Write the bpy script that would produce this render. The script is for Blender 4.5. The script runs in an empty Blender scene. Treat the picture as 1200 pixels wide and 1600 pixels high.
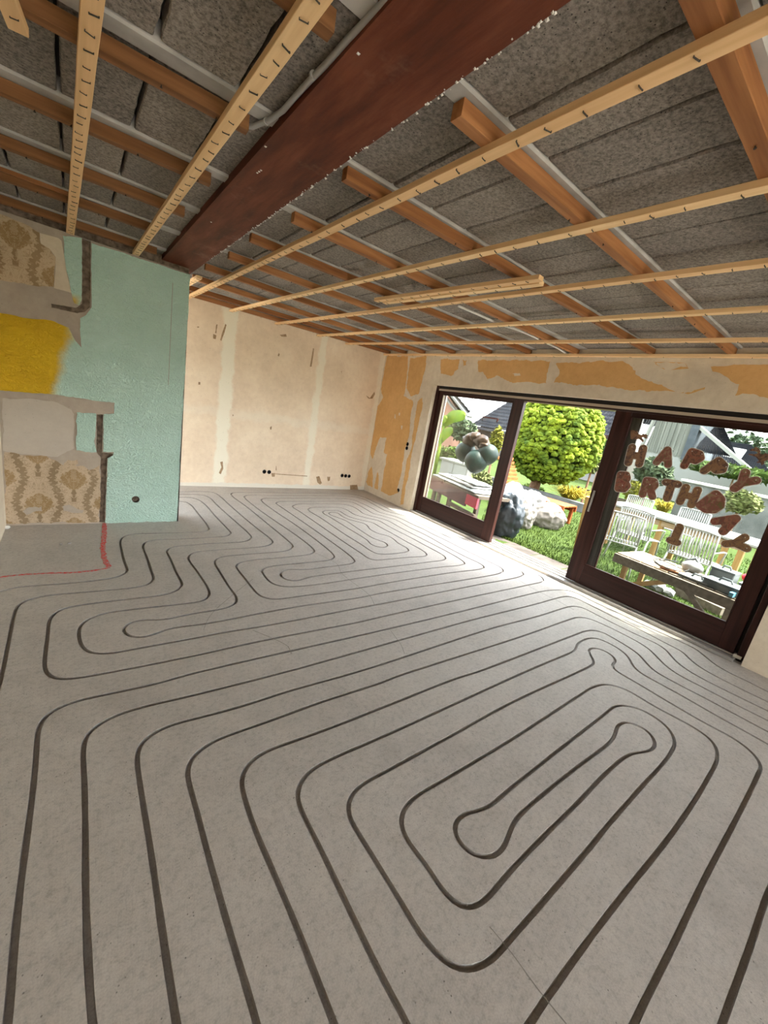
import bpy, bmesh, math, random
from mathutils import Vector, Matrix, noise
from mathutils.geometry import delaunay_2d_cdt
random.seed(7)
sc = bpy.context.scene
COL = sc.collection
# ------------------------------------------------------------------ camera
YAW, PITCH, ROLL, FPX = 0.68202, -0.24684, 0.17690, 627.56
CAM = Vector((0.0, 0.0, 1.56))
_f = Vector((math.sin(YAW)*math.cos(PITCH), math.cos(YAW)*math.cos(PITCH), math.sin(PITCH)))
_r0 = Vector((math.cos(YAW), -math.sin(YAW), 0)); _u0 = _r0.cross(_f)
_r = math.cos(ROLL)*_r0 + math.sin(ROLL)*_u0
_u = -math.sin(ROLL)*_r0 + math.cos(ROLL)*_u0
cd = bpy.data.cameras.new('camera'); cam = bpy.data.objects.new('camera', cd); COL.objects.link(cam)
cam.matrix_world = Matrix(((_r.x, _u.x, -_f.x, CAM.x), (_r.y, _u.y, -_f.y, CAM.y), (_r.z, _u.z, -_f.z, CAM.z), (0, 0, 0, 1)))
cd.sensor_fit = 'HORIZONTAL'; cd.sensor_width = 36.0; cd.lens = FPX/1200*36.0; cd.clip_start = 0.02; cd.clip_end = 500
sc.camera = cam
# ------------------------------------------------------------------ sky, sun, exposure
sc.view_settings.view_transform = 'Standard'; sc.view_settings.look = 'None'
sc.view_settings.gamma = 1.0; sc.view_settings.use_curve_mapping = False
sc.view_settings.exposure = 1.36
SKY, SUN = 1.2, 9.0
w = bpy.data.worlds.new('sky'); sc.world = w; w.use_nodes = True
nt = w.node_tree; nt.nodes.clear()
o_ = nt.nodes.new('ShaderNodeOutputWorld'); bg = nt.nodes.new('ShaderNodeBackground')
sk = nt.nodes.new('ShaderNodeTexSky'); sk.sky_type = 'NISHITA'; sk.sun_disc = False
sk.sun_elevation = math.radians(67); sk.sun_rotation = math.atan2(.62, -.56); sk.air_density = 1.0; sk.dust_density = 3.0; sk.ozone_density = 1.0
bw = nt.nodes.new('ShaderNodeRGBToBW'); nt.links.new(sk.outputs['Color'], bw.inputs['Color'])
wm = nt.nodes.new('ShaderNodeMix'); wm.data_type = 'RGBA'; wm.blend_type = 'MULTIPLY'; wm.inputs[0].default_value = 1.0      # thin white cloud over the blue
nt.links.new(bw.outputs['Val'], wm.inputs[6]); wm.inputs[7].default_value = (.955, .985, .985, 1)
cr = nt.nodes.new('ShaderNodeMix'); cr.data_type = 'RGBA'; cr.inputs[0].default_value = .80
nt.links.new(sk.outputs['Color'], cr.inputs[6]); nt.links.new(wm.outputs[2], cr.inputs[7])
nt.links.new(cr.outputs[2], bg.inputs['Color']); bg.inputs['Strength'].default_value = SKY
nt.links.new(bg.outputs['Background'], o_.inputs['Surface'])
sd = bpy.data.lights.new('sun', 'SUN'); sd.energy = SUN; sd.angle = math.radians(0.6); sd.color = (1.0, .93, .80)
so = bpy.data.objects.new('sun', sd); COL.objects.link(so)
so.rotation_euler = Vector((0.62, -0.56, 2.0)).to_track_quat('Z', 'Y').to_euler(); so.location = (12, -8, 20)
sc.cycles.max_bounces = 10; sc.cycles.diffuse_bounces = 6; sc.cycles.transparent_max_bounces = 16
sc.cycles.caustics_reflective = False; sc.cycles.caustics_refractive = False
sc.cycles.sample_clamp_indirect = 6.0
def portal(loc, rot, sx_, sy_):
    l = bpy.data.lights.new('portal', 'AREA'); l.shape = 'RECTANGLE'; l.size = sx_; l.size_y = sy_; l.cycles.is_portal = True
    o = bpy.data.objects.new('portal', l); COL.objects.link(o); o.location = loc; o.rotation_euler = rot
portal((4.74, 2.6, 1.03), (0, math.pi/2, 0), 2.1, 4.4)           # daylight through the sliding door and the added windows, doorway and roof
portal((-2.7, 5.54, 1.2), (0, -math.pi/2, 0), 2.3, 1.3)
portal((-.9, 6.30, 1.2), (math.pi/2, 0, 0), 3.1, 2.35)
portal((2.0, -4.65, 1.2), (math.pi/2, 0, math.pi), 4.6, 2.5)
portal((-1.05, 5.54, 2.70), (0, 0, 0), 3.2, 1.35)
# ------------------------------------------------------------------ room dimensions
XW, YF, YG, XG, H = 4.455, 6.221, 4.616, 0.905, 2.477      # window wall, far wall, painted wall, its right end, batten level
XL, YB = -0.475, -4.6
XN, YN = -2.6, YG+.24                                   # the room goes on behind the painted partition
XD = 4.58                                                # sliding door plane
GZ = -0.12                                               # garden level
def ray(px, py): return (px-600)/FPX*_r - (py-800)/FPX*_u + _f
def atz(px, py, z): d = ray(px, py); return CAM + d*((z-CAM.z)/d.z)
def aty(px, py, y): d = ray(px, py); return CAM + d*(y/d.y)
def atx(px, py, x): d = ray(px, py); return CAM + d*(x/d.x)
# ------------------------------------------------------------------ materials
MATS = {}
def nodes_mat(name):
    m = bpy.data.materials.new(name); m.use_nodes = True; MATS[name] = m
    t = m.node_tree; b = t.nodes['Principled BSDF']
    return m, t, b
def N(t, typ, **kw):
    n = t.nodes.new(typ)
    for k, v in kw.items():
        if k.startswith('_'): setattr(n, k[1:], v)
        else: n.inputs[k.replace('__', ' ')].default_value = v
    return n
def ramp(t, fac, stops):
    r = t.nodes.new('ShaderNodeValToRGB'); e = r.color_ramp.elements
    while len(e) < len(stops): e.new(.5)
    for i, (p, c) in enumerate(stops):
        e[i].position = p; e[i].color = (*c, 1) if len(c) == 3 else c
    t.links.new(fac, r.inputs['Fac']); return r.outputs['Color']
def mth(t, op, a, b=None, c=None, clamp=False):
    n = t.nodes.new('ShaderNodeMath'); n.operation = op; n.use_clamp = clamp
    for i, v in enumerate((a, b, c)):
        if v is None: continue
        if isinstance(v, (int, float)): n.inputs[i].default_value = v
        else: t.links.new(v, n.inputs[i])
    return n.outputs[0]
def mixc(t, fac, a, b, mode='MIX'):
    n = t.nodes.new('ShaderNodeMix'); n.data_type = 'RGBA'; n.blend_type = mode
    for k, v in ((0, fac), (6, a), (7, b)):
        if isinstance(v, (int, float)): n.inputs[k].default_value = v
        elif isinstance(v, tuple): n.inputs[k].default_value = (*v, 1) if len(v) == 3 else v
        else: t.links.new(v, n.inputs[k])
    return n.outputs[2]
def pos(t): return t.nodes.new('ShaderNodeNewGeometry').outputs['Position']
def objc(t): return t.nodes.new('ShaderNodeTexCoord').outputs['Object']
def noisef(t, vec, scale, detail=4, rough=.55, dist=0.0):
    n = N(t, 'ShaderNodeTexNoise', Scale=scale, Detail=detail, Roughness=rough, Distortion=dist)
    t.links.new(vec, n.inputs['Vector']); return n.outputs['Fac']
def smooth(t, v, a, b):
    n = t.nodes.new('ShaderNodeMapRange'); n.interpolation_type = 'SMOOTHSTEP'
    n.inputs['From Min'].default_value = a; n.inputs['From Max'].default_value = b
    t.links.new(v, n.inputs['Value']); return n.outputs['Result']
def bump(t, b, hgt, strength=.3, dist=.01):
    n = N(t, 'ShaderNodeBump', Strength=strength, Distance=dist)
    t.links.new(hgt, n.inputs['Height']); t.links.new(n.outputs['Normal'], b.inputs['Normal'])
def M(name, c1, c2=None, scale=8, rough=.8, bs=0.0, bscale=40, bd=.01, stretch=None, metal=0.0, spec=.2, lo=.35, hi=.65):
    m, t, b = nodes_mat(name)
    b.inputs['Roughness'].default_value = rough; b.inputs['Metallic'].default_value = metal
    if spec is not None: b.inputs['Specular IOR Level'].default_value = spec
    v = objc(t)
    if stretch:
        mp = N(t, 'ShaderNodeMapping'); mp.inputs['Scale'].default_value = stretch
        t.links.new(v, mp.inputs['Vector']); v = mp.outputs['Vector']
    if c2 is None: b.inputs['Base Color'].default_value = (*c1, 1)
    else: t.links.new(ramp(t, noisef(t, v, scale), [(lo, c1), (hi, c2)]), b.inputs['Base Color'])
    if bs: bump(t, b, noisef(t, v, bscale, 6, .6), bs, bd)
    return m
def wood(name, c1, c2, axis, rough=.65, bs=.15):
    st = [30, 30, 30]; st[axis] = 1.6
    return M(name, c1, c2, 1.0, rough, bs, 2.0, .004, tuple(st), lo=.3, hi=.7)
# ------------------------------------------------------------------ mesh helpers
LOCAL = False          # True while a thing is built in its own coordinates
def link(o, parent=None):
    COL.objects.link(o)
    if parent is not None:
        o.parent = parent
        if parent.type == 'EMPTY' and not LOCAL:
            o.matrix_parent_inverse = (Matrix.Translation(parent.location) @ parent.rotation_euler.to_matrix().to_4x4()).inverted()
    return o
def mk(name, verts, faces, mat, parent=None, smooth_=False):
    me = bpy.data.meshes.new(name); me.from_pydata([tuple(v) for v in verts], [], faces); me.update()
    if mat: me.materials.append(mat)
    if smooth_: me.polygons.foreach_set('use_smooth', [True]*len(me.polygons))
    return link(bpy.data.objects.new(name, me), parent)
def from_bm(name, bm, mat, parent=None, smooth_=False):
    me = bpy.data.meshes.new(name); bm.normal_update(); bm.to_mesh(me); bm.free()
    if mat: me.materials.append(mat)
    if smooth_: me.polygons.foreach_set('use_smooth', [True]*len(me.polygons))
    return link(bpy.data.objects.new(name, me), parent)
def tag(o, label, cat=None, group=None, kind=None):
    if label: o['label'] = label
    if cat: o['category'] = cat
    if group: o['group'] = group
    if kind: o['kind'] = kind
    return o
def empty(name, loc, label, cat, group=None, rz=0.0):
    o = bpy.data.objects.new(name, None); o.empty_display_size = .1; COL.objects.link(o)
    o.location = loc; o.rotation_euler = (0, 0, rz)
    return tag(o, label, cat, group)
class G:
    """collects geometry for one mesh"""
    def __init__(s): s.v = []; s.f = []
    def add(s, vs, fs):
        k = len(s.v); s.v += [tuple(v) for v in vs]; s.f += [tuple(i+k for i in f) for f in fs]; return s
    def box(s, x0, x1, y0, y1, z0, z1):
        return s.add([(x0,y0,z0),(x1,y0,z0),(x1,y1,z0),(x0,y1,z0),(x0,y0,z1),(x1,y0,z1),(x1,y1,z1),(x0,y1,z1)],
                     [(0,3,2,1),(4,5,6,7),(0,1,5,4),(1,2,6,5),(2,3,7,6),(3,0,4,7)])
    def bar(s, a, b, wd, ht, up=(0, 0, 1)):
        a, b = Vector(a), Vector(b); d = (b-a).normalized(); up = Vector(up)
        if abs(d.dot(up)) > .98: up = Vector((1, 0, 0))
        sx = d.cross(up).normalized(); sz = sx.cross(d).normalized()
        vs = [p + sx*i*wd/2 + sz*j*ht/2 for p in (a, b) for i, j in ((-1,-1),(1,-1),(1,1),(-1,1))]
        return s.add(vs, [(0,1,2,3),(7,6,5,4),(0,4,5,1),(1,5,6,2),(2,6,7,3),(3,7,4,0)])
    def tube(s, pts, r, n=8, cap=True):
        pts = [Vector(p) for p in pts]; rs = r if isinstance(r, (list, tuple)) else [r]*len(pts); k = len(s.v)
        ref = Vector((0, 0, 1))
        for i, p in enumerate(pts):
            d = (pts[min(i+1, len(pts)-1)] - pts[max(i-1, 0)]).normalized()
            if abs(d.dot(ref)) > .95: ref = Vector((1, 0, 0)) if abs(d.x) < .9 else Vector((0, 1, 0))
            a = d.cross(ref).normalized(); b = d.cross(a).normalized()
            for j in range(n):
                t = 2*math.pi*j/n; s.v.append(tuple(p + (a*math.cos(t)+b*math.sin(t))*rs[i]))
        for i in range(len(pts)-1):
            for j in range(n):
                s.f.append((k+i*n+j, k+i*n+(j+1)%n, k+(i+1)*n+(j+1)%n, k+(i+1)*n+j))
        if cap:
            s.f.append(tuple(k+j for j in range(n-1, -1, -1))); s.f.append(tuple(k+(len(pts)-1)*n+j for j in range(n)))
        return s
    def build(s, name, mat, parent=None, smooth_=False, bevel=0.0):
        o = mk(name, s.v, s.f, mat, parent, smooth_)
        if bevel:
            bm = bmesh.new(); bm.from_mesh(o.data)
            bmesh.ops.bevel(bm, geom=bm.edges[:], offset=bevel, segments=1, affect='EDGES'); bm.to_mesh(o.data); bm.free()
        return o
def catmull(pts, step=.025):
    out = []; n = len(pts)
    for i in range(n-1):
        p0, p1, p2, p3 = pts[max(i-1, 0)], pts[i], pts[i+1], pts[min(i+2, n-1)]
        def al(a, b): return max((a-b).length, 1e-6)**.5
        t0 = 0; t1 = t0+al(p0, p1); t2 = t1+al(p1, p2); t3 = t2+al(p2, p3)
        k = max(1, int((p2-p1).length/step))
        for j in range(k):
            t = t1+(t2-t1)*j/k
            A1 = p0*((t1-t)/(t1-t0))+p1*((t-t0)/(t1-t0)); A2 = p1*((t2-t)/(t2-t1))+p2*((t-t1)/(t2-t1)); A3 = p2*((t3-t)/(t3-t2))+p3*((t-t2)/(t3-t2))
            B1 = A1*((t2-t)/(t2-t0))+A2*((t-t0)/(t2-t0)); B2 = A2*((t3-t)/(t3-t1))+A3*((t-t1)/(t3-t1))
            out.append(B1*((t2-t)/(t2-t1))+B2*((t-t1)/(t2-t1)))
    out.append(pts[-1].copy()); return out
def poly_cdt(outer, holes):
    """triangulate a 2D outline with holes -> verts2d, tris"""
    def ccw(p): return list(p) if sum(p[i][0]*p[(i+1) % len(p)][1]-p[(i+1) % len(p)][0]*p[i][1] for i in range(len(p))) > 0 else list(p)[::-1]
    vs = [Vector(p) for p in ccw(outer)]; faces = [list(range(len(outer)))]
    for hl in holes:
        hl = ccw(hl)
        k = len(vs); vs += [Vector(p) for p in hl]; faces.append(list(range(k, k+len(hl))))
    r = delaunay_2d_cdt(vs, [], faces, 1, 1e-6, True)
    tris = [f for f, of in zip(r[2], r[5]) if of == [0]]
    return r[0], tris
def jag(poly, amp=.006, step=.02, seed=0):
    out = []; n = len(poly)
    for i in range(n):
        a, b = Vector(poly[i]), Vector(poly[(i+1) % n]); k = max(1, int((b-a).length/step))
        d = (b-a).normalized() if (b-a).length > 1e-9 else Vector((1, 0)); nn = Vector((-d.y, d.x))
        for j in range(k):
            p = a+(b-a)*j/k
            q = Vector((p.x*9+seed, p.y*9, seed*1.7)); q2 = Vector((p.x*45+seed, p.y*45, seed))
            p = p + nn*(noise.noise(q)*amp*1.6+noise.noise(q2)*amp)*(1 if j else .6)
            out.append(p)
    return out
def sheet(name, poly, plane, off, th, mat, parent, amp=.005, step=.02, holes=(), seed=0):
    """thin layer with a torn outline. plane 'y' (faces -y, poly in x,z), 'x' (faces -x, poly in y,z), 'z' (faces up, poly in x,y); off = position of its visible face"""
    p = jag(poly, amp, step, seed) if amp else [Vector(q) for q in poly]
    ar = sum(p[i].x*p[(i+1) % len(p)].y-p[(i+1) % len(p)].x*p[i].y for i in range(len(p)))
    if ar < 0: p = p[::-1]
    hs = [jag(q, amp, step, seed+3) if amp else [Vector(z) for z in q] for q in holes]
    v2, tris = poly_cdt(p, hs)
    def to3(q, d):
        return {'y': (q[0], off+d, q[1]), 'x': (off+d, q[0], q[1]), 'z': (q[0], q[1], off-d)}[plane]
    vs = [to3(q, 0) for q in v2]; fs = [tuple(t) for t in tris]
    for ring in [p]+hs:
        k = len(vs); n = len(ring)
        vs += [to3(q, 0) for q in ring]+[to3(q, th) for q in ring]
        fs += [(k+i, k+(i+1) % n, k+n+(i+1) % n, k+n+i) for i in range(n)]
    o = mk(name, vs, fs, mat, parent)
    return o
def blob(rx, ry, rz, sub=3, amp=.1, fr=2.0, seed=0, flat=None):
    bm = bmesh.new(); bmesh.ops.create_icosphere(bm, subdivisions=sub, radius=1)
    for v in bm.verts:
        q = v.co.copy(); n = noise.fractal(q*fr+Vector((seed*3.1, seed, 0)), 1.0, 2.0, 4)
        q *= 1+amp*n; v.co = Vector((q.x*rx, q.y*ry, q.z*rz))
        if flat is not None and v.co.z < flat: v.co.z = flat+(v.co.z-flat)*.08
    return bm
ORD = ['first', 'second', 'third', 'fourth', 'fifth', 'sixth', 'seventh', 'eighth', 'ninth', 'tenth', 'eleventh', 'twelfth']
# ================================================================== materials of the room
def concrete_mat(name, base, dark, light, sc_=1.0):
    m, t, b = nodes_mat(name); v = pos(t)
    big = noisef(t, v, 1.1*sc_, 5, .6); mid = noisef(t, v, 9*sc_, 5, .6); fine = noisef(t, v, 190*sc_, 3, .6)
    c = ramp(t, big, [(.30, dark), (.5, base), (.70, light)])
    c = mixc(t, .55, c, ramp(t, mid, [(.3, dark), (.7, light)]))
    c = mixc(t, .28, c, ramp(t, fine, [(.35, tuple(x*.62 for x in dark)), (.62, light)]))
    c = mixc(t, .30, c, ramp(t, noisef(t, v, 48*sc_, 4, .7), [(.33, tuple(x*.6 for x in dark)), (.5, base), (.66, light)]))
    c = mixc(t, mth(t, 'MULTIPLY', smooth(t, noisef(t, v, .75*sc_, 5, .7), .52, .70), .35), c, tuple(x*.8 for x in dark))
    pit = N(t, 'ShaderNodeTexVoronoi', Scale=55*sc_); t.links.new(v, pit.inputs['Vector'])
    gate = smooth(t, noisef(t, v, 14*sc_, 2), .52, .60)
    pf = mth(t, 'MULTIPLY', smooth(t, pit.outputs['Distance'], .16, .07), gate)
    c = mixc(t, mth(t, 'MULTIPLY', pf, .75), c, tuple(x*.35 for x in dark))
    t.links.new(c, b.inputs['Base Color']); b.inputs['Roughness'].default_value = .85
    hgt = mth(t, 'ADD', mth(t, 'MULTIPLY', mid, .5), mth(t, 'MULTIPLY', fine, .5)); hgt = mth(t, 'SUBTRACT', hgt, mth(t, 'MULTIPLY', pf, .8))
    bump(t, b, hgt, .35, .004); return m
m_floor = concrete_mat('floor_concrete', (0.5149, 0.4740, 0.4294), (0.3468, 0.3182, 0.2859), (0.5985, 0.5586, 0.5101))
m_groove = concrete_mat('groove_concrete', (0.380, 0.345, 0.316), (0.287, 0.259, 0.230), (0.460, 0.431, 0.397))
def pumice(name, c0, c1, c2):
    m, t, b = nodes_mat(name); v = pos(t)
    big = noisef(t, v, 2.3, 5, .65); fine = noisef(t, v, 75, 6, .75); fi2 = noisef(t, v, 260, 3, .6)
    c = mixc(t, .62, ramp(t, big, [(.3, c0), (.5, c1), (.72, c2)]), ramp(t, fine, [(.38, tuple(x*.22 for x in c0)), (.5, tuple(x*.85 for x in c1)), (.66, tuple(x*1.15 for x in c2))]))
    vo = N(t, 'ShaderNodeTexVoronoi', Scale=75); t.links.new(v, vo.inputs['Vector'])
    hole = mth(t, 'MULTIPLY', smooth(t, vo.outputs['Distance'], .22, .10), smooth(t, noisef(t, v, 22, 2), .47, .56))
    c = mixc(t, mth(t, 'MULTIPLY', hole, .85), c, (.012, .010, .009))
    t.links.new(c, b.inputs['Base Color']); b.inputs['Roughness'].default_value = .95
    bump(t, b, mth(t, 'SUBTRACT', mth(t, 'ADD', fine, mth(t, 'MULTIPLY', fi2, .4)), hole), .6, .008); return m
m_block = [pumice('pumice_block_a', (0.168, 0.144, 0.122), (0.264, 0.230, 0.198), (0.368, 0.324, 0.277)),
           pumice('pumice_block_b', (0.196, 0.168, 0.141), (0.296, 0.257, 0.220), (0.400, 0.355, 0.304)),
           pumice('pumice_block_c', (0.152, 0.133, 0.114), (0.240, 0.211, 0.182), (0.336, 0.296, 0.255))]
m_rib = M('rib_concrete', (0.351, 0.338, 0.311), (0.486, 0.466, 0.432), 6, .9, .2, 60, .004)
m_slab = M('slab_dark', (.05, .045, .04), (.08, .07, .06), 5, .95)
m_bat = [wood('batten_pale_a', (0.717, 0.450, 0.222), (0.870, 0.587, 0.318), 1), wood('batten_pale_b', (0.768, 0.500, 0.252), (0.920, 0.663, 0.372), 1)]
m_raft = [wood('batten_brown_a', (0.182, 0.067, 0.023), (0.365, 0.157, 0.057), 0), wood('batten_brown_b', (0.244, 0.095, 0.033), (0.450, 0.206, 0.081), 0)]
m_raftd = wood('batten_dark', (.15, .062, .022), (.27, .125, .05), 0)
m_beam, t, b = nodes_mat('rust_primer'); v = pos(t)
st = N(t, 'ShaderNodeMapping'); st.inputs['Scale'].default_value = (9, 1.2, 9); t.links.new(v, st.inputs['Vector'])
c = ramp(t, noisef(t, st.outputs['Vector'], 1.6, 6, .65), [(.28, (.050, .013, .006)), (.5, (.115, .026, .010)), (.75, (.19, .056, .026))])
c = mixc(t, mth(t, 'MULTIPLY', smooth(t, noisef(t, v, 3.1, 5, .7), .56, .74), .45), c, (.28, .15, .10))
t.links.new(c, b.inputs['Base Color']); b.inputs['Roughness'].default_value = .6; b.inputs['Specular IOR Level'].default_value = .18; bump(t, b, noisef(t, v, 60, 5), .15, .003)
m_staple = M('staple_steel', (.035, .028, .022), (.09, .075, .06), 90, .6, metal=.4)
m_white = M('white_crumb', (.72, .70, .66), None, rough=.9)
m_grey_pvc = M('conduit_grey', (.36, .355, .34), None, rough=.5)
m_black = M('black_void', (.006, .006, .006), None, rough=.9)
m_boxrim = M('socket_plastic', (.02, .02, .02), None, rough=.5)
# plaster
def plaster(name, a, b_, c_, extra=None, bs=.25):
    m, t, b = nodes_mat(name); v = pos(t)
    col = ramp(t, noisef(t, v, 2.0, 6, .62), [(.30, a), (.5, b_), (.70, c_)])
    col = mixc(t, .35, col, ramp(t, noisef(t, v, 17, 5, .65), [(.3, a), (.7, c_)]))
    if extra: col = extra(t, v, col)
    sp = smooth(t, noisef(t, v, 70, 2, .5), .70, .74)
    col = mixc(t, mth(t, 'MULTIPLY', sp, .5), col, tuple(x*.45 for x in a))
    t.links.new(col, b.inputs['Base Color']); b.inputs['Roughness'].default_value = .9
    bump(t, b, noisef(t, v, 45, 6, .6), bs, .004); return m
def far_strips(t, v, col):
    sx = t.nodes.new('ShaderNodeSeparateXYZ'); t.links.new(v, sx.inputs[0]); x, z = sx.outputs[0], sx.outputs[2]
    wob = mth(t, 'MULTIPLY', mth(t, 'SUBTRACT', noisef(t, v, 5, 5, .7), .5), .16)
    xx = mth(t, 'ADD', x, wob)
    for cx_, hw, st_ in ((FS1, .115, .85), (FS2, .085, .7), (XW-.03, .09, .5)):
        d = mth(t, 'ABSOLUTE', mth(t, 'SUBTRACT', xx, cx_))
        col = mixc(t, mth(t, 'MULTIPLY', smooth(t, d, hw, hw-.05), st_), col, (.86, .82, .68))
    zz = mth(t, 'ADD', z, mth(t, 'MULTIPLY', wob, 1.5))
    d = mth(t, 'ABSOLUTE', mth(t, 'SUBTRACT', zz, 1.12))
    col = mixc(t, mth(t, 'MULTIPLY', smooth(t, d, .10, .02), .35), col, (.84, .77, .64))
    return mixc(t, smooth(t, mth(t, 'ADD', z, mth(t, 'MULTIPLY', wob, .6)), .075, .05), col, (.76, .71, .61))
FS1 = (aty(362, 560, YF).x+aty(338, 745, YF).x)/2; FS2 = (aty(500, 580, YF).x+aty(480, 745, YF).x)/2
m_far = plaster('far_plaster', (0.680, 0.536, 0.390), (0.789, 0.636, 0.474), (0.884, 0.750, 0.576), far_strips, .15)
m_winpl = plaster('window_plaster', (0.525, 0.431, 0.319), (0.650, 0.550, 0.419), (0.750, 0.663, 0.525))
m_oldpl = plaster('old_plaster', (0.3312, 0.2664, 0.2120), (0.4136, 0.3400, 0.2712), (0.4784, 0.4048, 0.3312), None, .3)
m_greypl = plaster('smooth_plaster', (0.4305, 0.3690, 0.3075), (0.4920, 0.4256, 0.3534), (0.5437, 0.4764, 0.4002), None, .08)
m_plain = plaster('plain_plaster', (0.625, 0.550, 0.450), (0.700, 0.625, 0.525), (0.775, 0.700, 0.600))
m_tan = plaster('tan_paper', (0.540, 0.301, 0.106), (0.645, 0.371, 0.138), (0.735, 0.441, 0.181), None, .06)
m_mortar = M('brown_mortar', (.10, .072, .05), (.24, .185, .14), 35, .95, .8, 60, .02)
m_chase = M('chase_dark', (.11, .080, .058), (.27, .20, .15), 25, .95, .5, 60, .01)
m_red, t, b = nodes_mat('red_spray'); v = pos(t)
c = mixc(t, smooth(t, noisef(t, v, 60, 4), .33, .62), (.40, .32, .29), (.68, .035, .03)); t.links.new(c, b.inputs['Base Color']); b.inputs['Roughness'].default_value = .7
# painted stucco: mint green, with a yellow field whose edge is sprayed soft
m_stucco, t, b = nodes_mat('stucco_paint'); v = pos(t)
sx = t.nodes.new('ShaderNodeSeparateXYZ'); t.links.new(v, sx.inputs[0])
yx = aty(100, 560, YG).x; ya = aty(60, 500, YG).z; yb = aty(60, 612, YG).z
wob = mth(t, 'MULTIPLY', mth(t, 'SUBTRACT', noisef(t, v, 6, 4, .6), .5), .14)
tilt = mth(t, 'MULTIPLY', mth(t, 'SUBTRACT', sx.outputs[2], (ya+yb)/2), .20)
xx = mth(t, 'SUBTRACT', mth(t, 'ADD', sx.outputs[0], wob), tilt)
zone = mth(t, 'MULTIPLY', smooth(t, xx, yx+.045, yx-.055), smooth(t, sx.outputs[2], ya+.28, ya+.20))
g = ramp(t, noisef(t, v, 3, 5), [(.3, (.545, .755, .645)), (.7, (.615, .825, .725))])
y_ = ramp(t, noisef(t, v, 5, 5), [(.3, (.74, .44, .006)), (.7, (.86, .545, .012))])
c = mixc(t, zone, g, y_)
t.links.new(c, b.inputs['Base Color']); b.inputs['Roughness'].default_value = .75
mp = N(t, 'ShaderNodeMapping'); mp.inputs['Scale'].default_value = (1, 1, 1.35); t.links.new(v, mp.inputs['Vector'])
st1 = noisef(t, mp.outputs['Vector'], 27, 3, .6, 1.6); st2 = noisef(t, mp.outputs['Vector'], 62, 4, .6, .8)
bump(t, b, mth(t, 'ADD', smooth(t, st1, .38, .66), mth(t, 'MULTIPLY', st2, .45)), .8, .014)
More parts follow.
